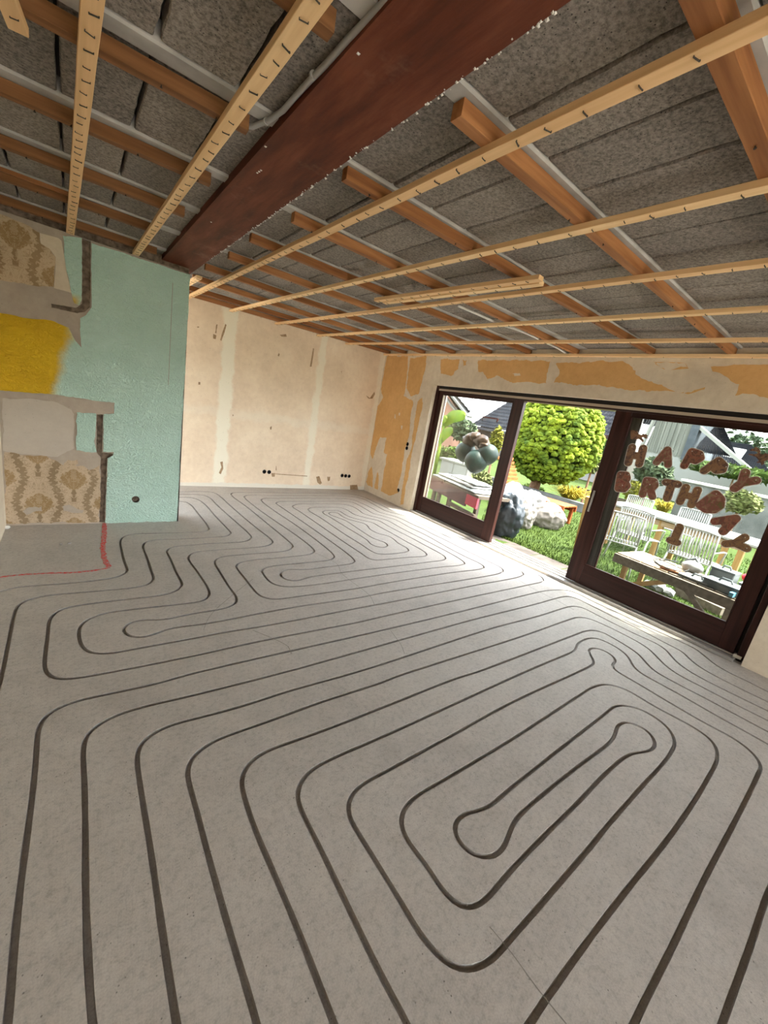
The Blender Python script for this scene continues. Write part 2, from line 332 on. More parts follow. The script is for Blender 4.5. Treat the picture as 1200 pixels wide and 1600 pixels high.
# damask wallpaper
PWX, PWZ = 0.50, 0.47
def damask(name, x0, z0, ground, fig, gold):
    m, t, b = nodes_mat(name); v = pos(t)
    sx = t.nodes.new('ShaderNodeSeparateXYZ'); t.links.new(v, sx.inputs[0])
    u0 = mth(t, 'DIVIDE', mth(t, 'SUBTRACT', sx.outputs[0], x0), PWX); v0 = mth(t, 'DIVIDE', mth(t, 'SUBTRACT', sx.outputs[2], z0), PWZ)
    figm = None; goldm = None
    def wrap(q, off): return mth(t, 'SUBTRACT', mth(t, 'FRACT', mth(t, 'ADD', q, off+.5)), .5)
    def mx(a, c_): return c_ if a is None else mth(t, 'MAXIMUM', a, c_)
    for off in (0.0, .5):
        u = mth(t, 'ABSOLUTE', wrap(u0, off)); w_ = wrap(v0, off)
        cmb = t.nodes.new('ShaderNodeCombineXYZ'); t.links.new(u, cmb.inputs[0]); t.links.new(w_, cmb.inputs[1]); cv = cmb.outputs[0]
        wig = mth(t, 'MULTIPLY', mth(t, 'SUBTRACT', noisef(t, cv, 17, 2), .5), .14)
        uu = mth(t, 'ADD', u, wig)
        # medallion: pointed oval
        wd = mth(t, 'SUBTRACT', .205, mth(t, 'MULTIPLY', mth(t, 'MULTIPLY', w_, w_), 4.2)); wd = mth(t, 'SUBTRACT', wd, mth(t, 'MULTIPLY', w_, .16))
        ins = smooth(t, mth(t, 'SUBTRACT', wd, uu), .0, .012)
        rr = mth(t, 'SQRT', mth(t, 'ADD', mth(t, 'MULTIPLY', u, u), mth(t, 'POWER', mth(t, 'ADD', w_, .16), 2)))
        lf = mth(t, 'SINE', mth(t, 'ADD', mth(t, 'MULTIPLY', mth(t, 'ARCTAN2', u, mth(t, 'ADD', w_, .24)), 16), mth(t, 'MULTIPLY', noisef(t, cv, 26, 2, .5, .8), 15)))
        vein = mth(t, 'MULTIPLY', smooth(t, lf, .25, .65), .62)
        figm = mx(figm, mth(t, 'MULTIPLY', ins, mth(t, 'SUBTRACT', 1, mth(t, 'MULTIPLY', vein, .75))))
        goldm = mx(goldm, ins)
        # stalk under it and the curling leaves at its foot
        stk = smooth(t, mth(t, 'SUBTRACT', mth(t, 'ADD', .012, mth(t, 'MULTIPLY', mth(t, 'ABSOLUTE', mth(t, 'ADD', w_, .34)), .35)), uu), 0, .012)
        stk = mth(t, 'MULTIPLY', stk, mth(t, 'MULTIPLY', smooth(t, w_, -.20, -.23), smooth(t, w_, -.5, -.46)))
        figm = mx(figm, stk)
        ang = mth(t, 'SINE', mth(t, 'ADD', mth(t, 'MULTIPLY', w_, 62), mth(t, 'MULTIPLY', u, -48)))
        band = mth(t, 'ABSOLUTE', mth(t, 'SUBTRACT', uu, mth(t, 'ADD', .255, mth(t, 'MULTIPLY', mth(t, 'COSINE', mth(t, 'MULTIPLY', w_, 6.283)), .055))))
        bw = mth(t, 'ADD', .040, mth(t, 'MULTIPLY', ang, .026))
        scr = smooth(t, mth(t, 'SUBTRACT', bw, band), 0, .010)
        figm = mx(figm, mth(t, 'MULTIPLY', scr, .92))
        # filigree tendrils, mirrored about each axis
        fil = smooth(t, mth(t, 'ABSOLUTE', mth(t, 'SUBTRACT', noisef(t, cv, 13, 1, .4, 1.4), .5)), .035, .018)
        fil = mth(t, 'MULTIPLY', fil, smooth(t, mth(t, 'SUBTRACT', uu, wd), .05, .08)); fil = mth(t, 'MULTIPLY', fil, smooth(t, u, .40, .34))
        figm = mx(figm, mth(t, 'MULTIPLY', fil, .55))
    wear = smooth(t, noisef(t, v, 7, 5, .65), .26, .40)
    c = mixc(t, mth(t, 'MULTIPLY', mth(t, 'MULTIPLY', figm, wear), .95), ground, mixc(t, goldm, fig, gold))
    c = mixc(t, .25, c, ramp(t, noisef(t, v, 3, 5), [(.3, tuple(x*.6 for x in fig)), (.7, ground)]))
    t.links.new(c, b.inputs['Base Color']); b.inputs['Roughness'].default_value = .8; bump(t, b, figm, .12, .002)
    return m
_m1 = aty(115, 748, YG); _m2 = aty(22, 365, YG)
m_dam_low = damask('damask_low', _m1.x, _m1.z, (.56, .42, .285), (.22, .145, .068), (.30, .18, .06))
m_dam_up = damask('damask_up', _m2.x, _m2.z, (.55, .41, .265), (.24, .145, .055), (.29, .17, .05))

# ================================================================== floor with milled grooves
PX = dict(
 a=[(0,925),(12,920),(27,917.5),(62,914.5),(100,912),(150,907),(172,904),(190,899),(198.5,893),(194,877),(189.5,858),(188,845),(194,838),(207,834.5),(250,833),(290,832),(316,831),(326,828.5),(325,823),(310,803),(297,788),(289,784),(281,783.5),(262,785)],
 b=[(-22,1150),(-10,1100),(0,1066),(5,1045),(15,995),(23,958),(30,944),(47,936),(70,931),(135,925),(210,918),(230,914),(240,905),(236,892),(229,870),(223.5,855),(227,847),(238,844),(300,841.5),(337,839),(353,838),(361,833.5),(356,827),(337,807),(320,788),(309,780.5),(298,777.5),(278,777),(262,777)],
 c=[(262,772.5),(278,772.5),(303,772.5),(317,773.5),(328,778),(337,787),(350,799),(370,816.7),(387,832),(393,840),(383,846),(350,848.5),(320,849.7),(300,852),(277,853),(264,856.5),(260.5,862),(265,871),(277,898),(284.5,914),(277,922),(262,928),(175,939),(118,946.5),(100,950),(86,958),(77.5,968),(75,990),(71,1020),(70,1044),(76,1056),(87,1060.5),(105,1061),(140,1056),(200,1045),(300,1025),(415,1000),(560,972),(600,962.7),(740,932),(835,912),(846,909.5),(850,906.5),(846.5,902),(838,896.5),(815,885),(773,864.5),(746,851),(721,840.5),(689,825),(660,812.5),(653,809),(644,805),(635,803),(624,801),(614,798),(605,794),(594,788.5),(583,783.5),(574,779),(563,775),(545,772),(520,771),(430,770),(375,769.3),(362,770.5),(362,774),(387,793),(420,820),(453,847.5),(458,853),(454,858),(446,861),(387,866),(346,870),(337,874),(335.5,880),(343,893),(357,916),(370,935),(368,943),(352,950),(300,959),(250,968.5),(225,968),(208,970.5),(197,976),(191.5,984),(197.5,992),(210,996),(225,996),(242,990.5),(265,982),(300,977),(327,973.5),(397,960),(467,947.5),(560,934),(600,926),(740,903.7),(780,896),(786.5,892),(783,887),(765,878),(727.5,860),(694,843),(677,835),(660,826),(646,820),(635,814.5),(623,809),(610,805),(600,802.5),(593,800.5),(583,795),(573,790),(563,785.5),(555,782),(545,780),(520,779),(430,778.5),(412,778.8),(408,781),(411,785),(430,799),(463,821),(502,850),(520,865.5),(522.5,871),(515,875),(480,879),(430,884),(416,886.5),(409,891),(415,902),(425,911.5),(440,916),(476,915.5),(560,903.5),(615,895.6),(690,886),(720,883),(726.5,880),(721,875),(702.5,864),(677.5,851),(660,842),(640,832),(623,823),(610,815.5),(600,811.5),(587,808),(575,805),(567,802),(562,798),(554,793),(543,789),(523,787.6),(487,787.3),(470,787.2),(459,789.5),(457,792),(468,799),(537,846.5),(565,865),(576,872.5),(585,875.2),(596,874.7),(640,870.6),(664,869),(667.5,866.5),(660,860),(640,849),(610,832),(593,823),(583,817),(573,814.5),(560,811.5),(547,808),(540,804.5),(536,802),(530,798.5),(522,797.3),(512,797.2),(504.5,799),(505,802),(514,807),(540,823),(575,845),(577.5,848.5),(582.5,852),(592.5,855),(603,855),(606,852),(602.5,848),(594,845),(583,841),(570,833),(555,823),(540,813.5),(523,807),(514,803.5),(514,801),(520.7,800),(528.7,802),(532.7,805.5),(540,809.5),(550,813),(560,815.5),(569,818),(574,821),(577,826),(583,830),(592,834),(604,836.5),(610,839),(616,843),(622.5,849),(635,855.6),(639,859.5),(636.5,862),(627.5,863.7),(602.5,866),(590,865.4),(580,861),(565,851),(540,835.6),(500,808.5),(484,799),(481,796),(484,793.7),(490,792.6),(516.7,792.7),(531,793),(540,795.8),(546,799),(553,803.5),(560,806),(572,809),(585,812),(593,814),(605,821),(620,829),(640,839),(665,852.5),(690,866),(696.5,871),(694,875),(677.5,877.2),(640,882),(615,885),(547,893),(482,902),(474,904.5),(467,907.3),(455,907.5),(443,904),(437.7,898),(440,893),(449,889.5),(463,889.8),(480,889.8),(497,887.5),(530,883.5),(550,880.5),(554.5,877.5),(551,872),(500,834),(436,790),(431,786.5),(435,784),(451,783.3),(497,783.3),(540,783.5),(550,784.7),(560,789),(570,794.5),(579,800),(585,803),(594,805),(604,808),(614,810.5),(624,815),(640,824),(665,836),(702.5,857),(727.5,870),(750,880.5),(757,886),(751,889),(700,895.5),(600,911.7),(560,919),(476,930.5),(436,936),(422,936),(408,932),(399,924.5),(382.7,904),(369,886),(369,882),(375,879),(403,874),(430,872),(486,865.5),(491.7,861),(486.7,855),(463,836.5),(430,814),(403,795),(383,778.5),(381.5,775.5),(388,774),(430,774.3),(530,775),(559,777.7),(569,780.5),(580,786),(590,791.5),(600,797),(608,800),(616,802),(628,804.5),(638,808),(652.5,815.6),(690,834),(740,857.5),(773,872.5),(798,885),(811.7,891),(818.5,896.5),(812,901),(740,915),(600,942.7),(560,950),(467,968),(397,980.6),(350,988),(303,997),(207.5,1014.5),(170,1021),(145,1021),(132.5,1016),(125.5,1005),(124.5,980),(130,972),(145,964),(162,958.5),(280,944),(312,940),(324,935),(327.5,927),(323,916),(308,893),(294,872),(298,865),(307,862.3),(337,859.5),(411,854),(422,851),(426.5,846.5),(421.7,841),(403,826.7),(378,806),(357,787.5),(342,774),(335,770),(325,768.3),(303,768),(278,768.3),(262,768.5)],
 d=[(4,1660),(12.5,1595),(20,1500),(30,1400),(43,1300),(48,1262),(55,1200),(58,1157),(60,1137),(66,1124),(80,1111),(100,1102),(120,1095),(160,1086),(240,1069),(300,1052.5),(600,984),(740,950.5),(842,925),(858,922.5),(882,922),(892,923.5),(905,928.5),(927,940),(960,955),(1000,974),(1033,989),(1067,1004),(1087,1014),(1103,1026.7),(1120,1040),(1142,1052.5),(1167,1064),(1200,1081),(1290,1125)],
 e=[(152,1660),(144,1597),(137.5,1500),(134,1400),(133.5,1300),(132,1225),(130,1170),(132,1155),(140,1142),(160,1127.5),(185,1116),(225,1104),(300,1086.5),(445,1050),(600,1007),(740,968),(833,945),(865,936),(879,932.5),(891,932),(904,936.5),(927,948),(953,961),(1000,984),(1050,1010),(1065,1017.5),(1078,1030),(1091.7,1041),(1108,1051),(1133,1064),(1167,1081),(1200,1096.7),(1290,1140)],
 f=[(285,1660),(275,1595),(255,1465),(240,1360),(231,1300),(222.5,1250),(216,1205),(213.5,1185),(216,1169),(225,1155),(245,1142.5),(270,1131.5),(300,1124),(375,1104),(450,1080),(500,1066),(557,1050),(600,1036.7),(745,989),(780,978.5),(840,963),(887,948.5),(897,947),(910,949.5),(935,962),(977,983),(1000,994),(1025,1005),(1040,1015),(1048,1024),(1058,1035),(1075,1047.5),(1100,1061.7),(1150,1086.7),(1200,1111),(1290,1155)],
 g=[(417,1660),(400,1595),(350,1425),(325,1335),(306,1262),(295,1222),(291,1202),(304,1179),(330,1160),(375,1142.5),(425,1125),(500,1097.5),(600,1065),(617,1058),(813,995),(890,968),(903,964.5),(920,966.5),(952,980),(977,992.5),(1002,1006),(1015,1015),(1028,1028),(1040,1040),(1058,1053),(1100,1075),(1150,1101),(1200,1126),(1290,1172)],
 h=[(545,1660),(520,1595),(460,1440),(415,1335),(400,1300),(381,1243),(376.5,1220),(381,1202),(395,1186),(415,1174),(460,1157.5),(525,1134),(600,1104.5),(713,1060),(745,1050),(893,994),(915,986),(928,984.7),(942,988),(960,998),(985,1013),(998,1022.5),(1010,1036),(1023,1048.5),(1050,1064),(1100,1090),(1150,1116.7),(1200,1143.5),(1290,1192)],
 i=[(665,1660),(635,1597),(600,1533),(550,1430),(500,1325),(470,1265),(463,1245),(466,1229),(476,1212.5),(495,1197.5),(525,1182.5),(600,1150),(820,1050),(860,1033),(891,1020),(899.5,1015),(901.5,1007),(908,1002),(920,997),(932,997),(951.7,1005),(973,1018),(983,1028),(988,1039),(1000,1051),(1025,1065),(1067,1088),(1117,1116.7),(1150,1135),(1200,1163),(1245,1192),(1262,1215),(1262,1245),(1245,1300),(1200,1395),(1175,1470),(1130,1595),(1105,1670)],
 j=[(965,1660),(995,1590),(1050,1480),(1100,1375),(1150,1280),(1182,1215),(1188.5,1195),(1178,1178),(1150,1156),(1100,1129),(1033,1090),(1000,1070),(967,1051),(958,1045),(955,1040),(960,1036),(962,1030),(953,1021.5),(938,1014),(925,1012.3),(919.5,1015.5),(921,1021),(927.5,1031.7),(928,1037),(922,1041),(900,1051.5),(800,1097.5),(700,1152.5),(600,1207),(570,1223),(552,1238),(543,1253),(541.5,1266),(548,1283),(560,1302),(600,1367),(630,1415),(655,1459),(680,1490),(705,1511),(732,1517),(765,1502),(800,1464),(865,1390),(925,1320),(950,1289),(1000,1232),(1047,1178),(1054,1156),(1040,1133),(1005,1110),(980,1102.5),(962,1103),(945,1116),(850,1190),(800,1230),(757,1264),(725,1271),(709,1288),(715,1315),(740,1337),(765,1341.5),(787,1327),(796,1300),(806,1280),(850,1240),(900,1200),(958,1154),(966,1133),(980,1127.5),(1010,1140),(1024,1160),(1018,1172),(985,1178),(950,1205),(900,1257),(850,1306),(800,1358),(760,1404),(735,1421.5),(706,1412),(685,1382),(665,1350),(640,1320),(626.5,1296),(628,1270),(647,1247),(700,1215),(800,1155),(900,1090),(930,1072),(950,1069),(975,1076),(1025,1105),(1088,1139),(1113,1158),(1121,1180),(1102,1223),(1050,1302),(975,1396),(900,1495),(830,1595),(790,1660)])
GW, GD = .0195, .021
floor2, fedges, ffaces, grooves = [], [], [], []
X0, X1, Y0, Y1 = XL, XW+.02, YB, YF
floor2 += [Vector((X0, Y0)), Vector((X1, Y0)), Vector((X1, Y1)), Vector((XN, Y1)), Vector((XN, YN)), Vector((X0, YN))]; ffaces.append([0, 1, 2, 3, 4, 5])
for k, pl in PX.items():
    pts = [atz(x, y, 0).to_2d() for x, y in pl]
    pts = catmull(pts, .022)
    for _ in range(4): pts = [pts[0]]+[(pts[i-1]+pts[i]*2+pts[i+1])/4 for i in range(1, len(pts)-1)]+[pts[-1]]
    pts = [p for p in pts if X0+.03 < p.x < XW-.02 and Y0 < p.y < Y1-.02 and not (p.x < XG+.0 and p.y > YG-.02)]
    L, R = [], []
    for i, p in enumerate(pts):
        d = (pts[min(i+1, len(pts)-1)]-pts[max(i-1, 0)]).normalized(); n = Vector((-d.y, d.x))
        wv = GW*(1+.10*noise.noise(Vector((p.x*7, p.y*7, 1)))+.06*noise.noise(Vector((p.x*40, p.y*40, 3))))
        L.append(p+n*wv/2); R.append(p-n*wv/2)
    b0 = len(floor2); floor2 += L+R; n = len(pts)
    for i in range(n-1): ffaces.append([b0+i, b0+n+i, b0+n+i+1, b0+i+1])
    grooves.append((L, R))
r = delaunay_2d_cdt(floor2, [], ffaces, 1, 1e-5, True)
tris = [tuple(f) for f, of in zip(r[2], r[5]) if of == [0]]
floor = mk('floor', [(v.x, v.y, 0) for v in r[0]], tris, m_floor)
tag(floor, 'bare grey concrete floor milled with looping underfloor heating grooves', 'floor', kind='structure')
for L, R in grooves:
    vs, fs = [], []
    for a_, b_ in zip(L, R):
        c_ = (a_+b_)/2; q1 = a_.lerp(c_, .25); q2 = b_.lerp(c_, .25)
        vs += [(a_.x, a_.y, 0), (a_.x, a_.y, -GD*.8), (q1.x, q1.y, -GD), (q2.x, q2.y, -GD), (b_.x, b_.y, -GD*.8), (b_.x, b_.y, 0)]
    for i in range(len(L)-1):
        fs += [(i*6+j, (i+1)*6+j, (i+1)*6+j+1, i*6+j+1) for j in range(5)]
    mk('heating_groove', vs, fs, m_groove, floor)
def strip(name, pl, wd, z, mat, parent, step=.02, var=.2):
    pts = catmull([atz(x, y, 0).to_2d() for x, y in pl], step); vs, fs = [], []
    for i, p in enumerate(pts):
        d = (pts[min(i+1, len(pts)-1)]-pts[max(i-1, 0)]).normalized(); n = Vector((-d.y, d.x))
        wv = wd*(1+var*noise.noise(Vector((p.x*25, p.y*25, 2)))); p = p+n*wd*.25*noise.noise(Vector((p.x*30, p.y*30, 9)))
        a_, b_ = p+n*wv/2, p-n*wv/2; vs += [(a_.x, a_.y, 0.0002), (a_.x, a_.y, z), (b_.x, b_.y, z), (b_.x, b_.y, .0002)]
    for i in range(len(pts)-1): fs += [(i*4+j, (i+1)*4+j, (i+1)*4+j+1, i*4+j+1) for j in range(3)]
    return mk(name, vs, fs, mat, parent)
o = strip('spray_line', [(163,817),(163,835),(161,855),(163,872),(170,886)], .035, .0016, m_red, floor, .02, .5); o['label'] = 'red spray paint marking'
strip('spray_line', [(172,887),(150,891),(115,894.5),(70,896),(30,898.5),(0,902),(-40,907)], .020, .0014, m_red, floor, .02, .7)
m_crack = M('crack_dark', (.25, .23, .20), None, rough=.95)
for pl, wd in (([(758,881),(780,891),(804,903),(843,925),(870,938),(886,947),(897,953)], .006), ([(765,1448),(800,1490),(840,1545),(885,1600)], .003), ([(488,862),(525,880),(535,897),(577,930),(585,945)], .004),
               ([(395,985),(450,1010),(455,1022)], .004), ([(610,985),(628,1010),(632,1022)], .0035), ([(395,905),(330,960),(318,985)], .003)):
    strip('floor_crack', pl, wd, .0006, m_crack, floor, .03, .6)
# ================================================================== ceiling
ceil = G().box(XL-.3, XW+.3, YB-.3, YN, H+.145, H+.32).box(.57, XW+.3, YN, YF+.3, H+.145, H+.32).build('ceiling', m_slab)     # the nook is left open above for its added glass roof
tag(ceil, 'bare ceiling of dark pumice blocks between concrete ribs', 'ceiling', kind='structure')
RAFT_Y = [-.69, -.06, .575, 1.23, 1.90, 2.575, 3.205, 3.83, 4.46, 5.10, 5.68]
RIB = [y-.014 for y in RAFT_Y]
for y in RIB:
    if y < -1.4: continue
    g = G(); nseg = 30
    vs, fs = [], []
    xa = XL if y < YN else .57
    for i in range(nseg+1):
        x = xa+(XW-xa)*i/nseg
        for s_, zz in ((-1, .145), (-1, .086), (-.86, .078), (.86, .078), (1, .086), (1, .145)):
            vs.append((x, y+s_*(.041+.002*noise.noise(Vector((x*9, y*5, s_)))), H+zz))
    for i in range(nseg): fs += [(i*6+j, i*6+j+1, (i+1)*6+j+1, (i+1)*6+j) for j in range(5)]
    mk('concrete_rib', vs, fs, m_rib, ceil)
BLK = []
for k in range(7):                                    # block variants: 0.248 wide, 1 m long unit, crumbly edges
    w_, l_ = .1235, .5; rim = []
    random.seed(40+k)
    for (a_, b_) in (((-w_, -l_), (w_, -l_)), ((w_, -l_), (w_, l_)), ((w_, l_), (-w_, l_)), ((-w_, l_), (-w_, -l_))):
        n = 5 if abs(a_[0]-b_[0]) > .1 else 12
        for i in range(n):
            p = Vector(a_).lerp(Vector(b_), i/n); e = Vector((-p.x/w_ if abs(p.x) > w_*.98 else 0, (-p.y/l_ if abs(p.y) > l_*.98 else 0)))
            rim.append(p+e*(random.random()**3*.006+.0008))
    n = len(rim); vs = [(p.x*.965, p.y*.985, 0) for p in rim]+[(p.x, p.y, .007) for p in rim]+[(p.x, p.y, .05) for p in rim]
    fs = [tuple(range(n-1, -1, -1))]+[(i, (i+1) % n, n+(i+1) % n, n+i) for i in range(n)]+[(n+i, n+(i+1) % n, 2*n+(i+1) % n, 2*n+i) for i in range(n)]
    me = bpy.data.meshes.new('ceiling_block'); me.from_pydata(vs, [], fs); me.update(); me.materials.append(m_block[k % 3]); BLK.append(me)
random.seed(5)
for i in range(len(RIB)):
    y0 = RIB[i]+.042; y1 = RIB[i+1]-.042 if i+1 < len(RIB) else YF
    if y1 < -.4 or y1-y0 < .05: continue
    xs = [XL+.07+.2555*k for k in range(5)]+[1.065+.2535*k for k in range(14)]
    sh = (random.random()-.5)*.05
    for x in xs:
        if x+sh > XW-.05 or (x < .6 and y1 > YN+.2): continue
        o = bpy.data.objects.new('ceiling_block', random.choice(BLK)); link(o, ceil)
        o.location = (x+sh*(x > .9), (y0+y1)/2, H+.086+random.random()*.004); o.scale = (1, y1-y0, 1)
        o.rotation_euler = (0, 0, random.choice((0, math.pi))+(random.random()-.5)*.008)
# steel beam
bl0, bl1 = (.622, -.5), (.690, YF); br0, br1 = (.900, -.5), (.975, YF)
vs = []
for z in (H+.045, H+.14):
    for x, y in (bl0, br0, br1, bl1): vs.append((x, y, z))
beam = mk('steel_beam', vs, [(0,3,2,1),(4,5,6,7),(0,1,5,4),(1,2,6,5),(2,3,7,6),(3,0,4,7)], m_beam)
tag(beam, 'wide rust-brown painted steel beam running along the ceiling', 'beam')
g = G(); random.seed(3)
for k in range(190):
    t_ = random.random()**1.3*.75; y = .45+5*t_; x = br0[0]+(br1[0]-br0[0])*(y+.5)/(YF+.5)+random.gauss(0, .004); s_ = random.uniform(.002, .0065)
    g.add([(x-s_, y-s_, H+.046), (x+s_, y-s_*.6, H+.046), (x+s_*.7, y+s_, H+.046), (x-s_*.6, y+s_*.8, H+.046), (x, y, H+.045-s_*.8)], [(0,4,1),(1,4,2),(2,4,3),(3,4,0)])
for px, py in ((405, 268), (402, 270), (408, 266), (330, 347), (415, 229), (560, 84)):
    p = atz(px, py, H+.045); s_ = .006
    g.add([(p.x-s_, p.y-s_, H+.046), (p.x+s_, p.y-s_, H+.046), (p.x+s_, p.y+s_, H+.046), (p.x-s_, p.y+s_, H+.046), (p.x, p.y, H+.041)], [(0,4,1),(1,4,2),(2,4,3),(3,4,0)])
o = g.build('plaster_crumb', m_white, beam); o['kind'] = 'stuff'; o['label'] = 'white crumbs of plaster along the edge'
# brown cross battens
m_nail = M('nail_dark', (.03, .022, .018), None, rough=.5)
NAIL = bpy.data.meshes.new('nail')
_g = G().tube([(0, 0, .001), (0, 0, -.007)], .0022, 6).tube([(0, 0, -.006), (0, 0, -.008)], .0045, 8); NAIL.from_pydata(_g.v, [], _g.f); NAIL.materials.append(m_nail)
def cross(a, b_, label, mi, wd=.044, hh=.050, z=None, nails=8, mat=None):
    z = H+.025 if z is None else z
    a, b_ = Vector((a[0], a[1])), Vector((b_[0], b_[1])); d = (b_-a).normalized(); n = Vector((-d.y, d.x)); L_ = (b_-a).length
    k = max(2, int(L_/.3)); vs, fs = [], []
    for i in range(k+1):
        p = a.lerp(b_, i/k)+n*.004*noise.noise(Vector((a.x*3+i*.9, a.y*5, 4)))
        for s_, zz in ((-1, hh), (-1, .002), (-.93, 0), (.93, 0), (1, .002), (1, hh)): vs.append((p.x+n.x*s_*wd/2, p.y+n.y*s_*wd/2, z+zz))
    for i in range(k): fs += [(i*6+j, i*6+(j+1) % 6, (i+1)*6+(j+1) % 6, (i+1)*6+j) for j in range(6)]
    fs += [(5,4,3,2,1,0), tuple(k*6+j for j in range(6))]
    o = mk('cross_batten', vs, fs, mat or m_raft[mi % 2]); tag(o, label, 'batten', 'brown cross battens on the ceiling')
    for i in range(nails):
        t_ = (i+random.uniform(.25, .75))/nails; p = a.lerp(b_, t_)+n*random.uniform(-.012, .012)
        q = bpy.data.objects.new('nail', NAIL); link(q, o); q.location = (p.x, p.y, z); q.rotation_euler = (random.uniform(-.4, .4), random.uniform(-.4, .4), 0)
    return o
random.seed(11)
RR = [((.98,.575),(XW-.01,.585)), ((1.003,1.228),(XW-.01,1.23)), ((.973,1.891),(XW-.01,1.855)), ((1.024,2.555),(XW-.01,2.62)), ((.985,3.168),(XW-.01,3.226)), ((1.013,3.77),(XW-.01,3.84)), ((.985,4.40),(XW-.01,4.515)), ((1.009,5.01),(XW-.01,5.18)), ((1.0,5.66),(XW-.01,5.645)), ((1.0,6.06),(XW-.01,6.10))]
RIGHT = ['thick one in the upper right corner', 'nearest one with its cut end showing', 'second from the near end', 'third from the near end', 'fourth from the near end', 'fifth from the near end', 'sixth from the near end', 'seventh from the near end', 'last before the far wall', 'lying against the far wall']
for i, (a_, b_) in enumerate(RR):
    cross(a_, b_, ('brown cross batten right of the steel beam, '+RIGHT[i]), i, wd=.058 if i < 1 else (.050 if i < 2 else .044))
LL = [((XL+.01,1.335),(.574,1.295)), ((XL+.01,1.985),(.56,1.943)), ((XL+.01,2.62),(.578,2.575)), ((XL+.01,3.245),(.578,3.20)), ((XL+.01,3.84),(.47,3.797)), ((XL+.01,4.445),(.60,4.437))]
LT = ['at the top edge of the photo', 'second from the near end', 'third from the near end', 'fourth from the near end', 'fifth from the near end', 'hugging the top of the painted wall']
for i, (a_, b_) in enumerate(LL): cross(a_, b_, 'brown cross batten left of the steel beam, '+LT[i], i, nails=5, mat=m_raftd)
cross((XL+.01, 3.70), (.02, 3.70), 'thin brown lath beside a cross batten over the damask wall', 0, .028, .02, H+.035, 0)
# pale battens with staples
STP = bpy.data.meshes.new('staple')
_g = G().bar((-.0125, 0, -.004), (.0125, 0, -.004), .0034, .0022).bar((-.0115, 0, .002), (-.0115, 0, -.004), .0022, .0022).bar((.0115, 0, .002), (.0115, 0, -.004), .0022, .0022)
STP.from_pydata(_g.v, [], _g.f); STP.materials.append(m_staple)
def batten(a, b_, label, mi, wd=.05, z=None, step=.105, y_max=6.2, group='pale stapled battens under the ceiling', hh=.025):
    z = H if z is None else z
    a, b_ = Vector(a), Vector(b_); d = (b_-a).normalized(); n = Vector((-d.y, d.x)); L_ = (b_-a).length; k = max(2, int(L_/.25)); vs, fs = [], []
    for i in range(k+1):
        p = a.lerp(b_, i/k)+n*.003*noise.noise(Vector((a.x*3, i*.8, 4)))
        for s_, zz in ((-1, hh), (-1, .0015), (-.94, 0), (.94, 0), (1, .0015), (1, hh)): vs.append((p.x+n.x*s_*wd/2, p.y+n.y*s_*wd/2, z+zz))
    for i in range(k): fs += [(i*6+j, i*6+(j+1) % 6, (i+1)*6+(j+1) % 6, (i+1)*6+j) for j in range(6)]
    fs += [(5,4,3,2,1,0), tuple(k*6+j for j in range(6))]
    o = mk('ceiling_batten', vs, fs, m_bat[mi % 2]); tag(o, label, 'batten', group)
    s_ = .05
    while s_ < L_-.02:
        p = a+d*s_+n*random.uniform(-.006, .006)
        if .2 < p.y < y_max:
            q = bpy.data.objects.new('staple', STP); link(q, o); q.location = (p.x, p.y, z)
            q.rotation_euler = (random.uniform(-.3, .3), 0, math.atan2(n.y, n.x)+random.uniform(-.35, .35)); k_ = random.uniform(.8, 1.15); q.scale = (k_, k_, k_)
        s_ += step*random.uniform(.75, 1.3)
    return o
random.seed(21)
def thru(p, q, y0, y1):
    A, B = atz(*p, H), atz(*q, H); f = lambda y: (A.x+(B.x-A.x)*(y-A.y)/(B.y-A.y), y)
    return f(y0), f(y1)
YE = YF-.012
for i, (p, q, y0, y1, lb) in enumerate([
    ((1190,45), (320,454), -.4, YE, 'long pale stapled batten, first to the right of the steel beam'),
    ((1200,296), (380,483), -.4, YE, 'long pale stapled batten, second to the right of the steel beam'),
    ((1200,415), (460,504), -.4, YE, 'long pale stapled batten, third to the right of the steel beam'),
    ((1200,486), (520,524.5), -.4, YE, 'long pale stapled batten, fourth to the right of the steel beam'),
    ((1200,534), (600,538), -.4, YE, 'long pale stapled batten, last before the window wall')]):
    batten(*thru(p, q, y0, y1), lb, i, step=.135 if i else .125)
batten((XW-.035, -.4), (XW-.035, YE), 'pale batten running along the top of the window wall', 1, step=.3)
batten(*thru((146,0), (110,365), .4, YG-.015), 'pale stapled batten left of the beam, ending over the damask wallpaper', 0, wd=.052, step=.095)
batten(*thru((498,0), (215,395), .4, YG-.015), 'pale stapled batten left of the beam, closest to its rusty edge', 1, wd=.052, step=.095)
batten(*thru((8,0), (12,10), 1.2, 2.04), 'short pale batten end in the top left corner of the photo', 0, wd=.05)
batten((2.13, 3.25), (2.215, 1.66), 'short loose pale batten, left one of the adjacent pair', 0, z=H-.027, wd=.05)
batten((2.20, 3.22), (2.285, 1.70), 'short loose pale batten, right one of the adjacent pair', 1, z=H-.027, wd=.05, step=.2)
batten((1.012, 4.72), (1.012, YE), 'short pale batten end beside the painted wall and beam', 1, step=.1)
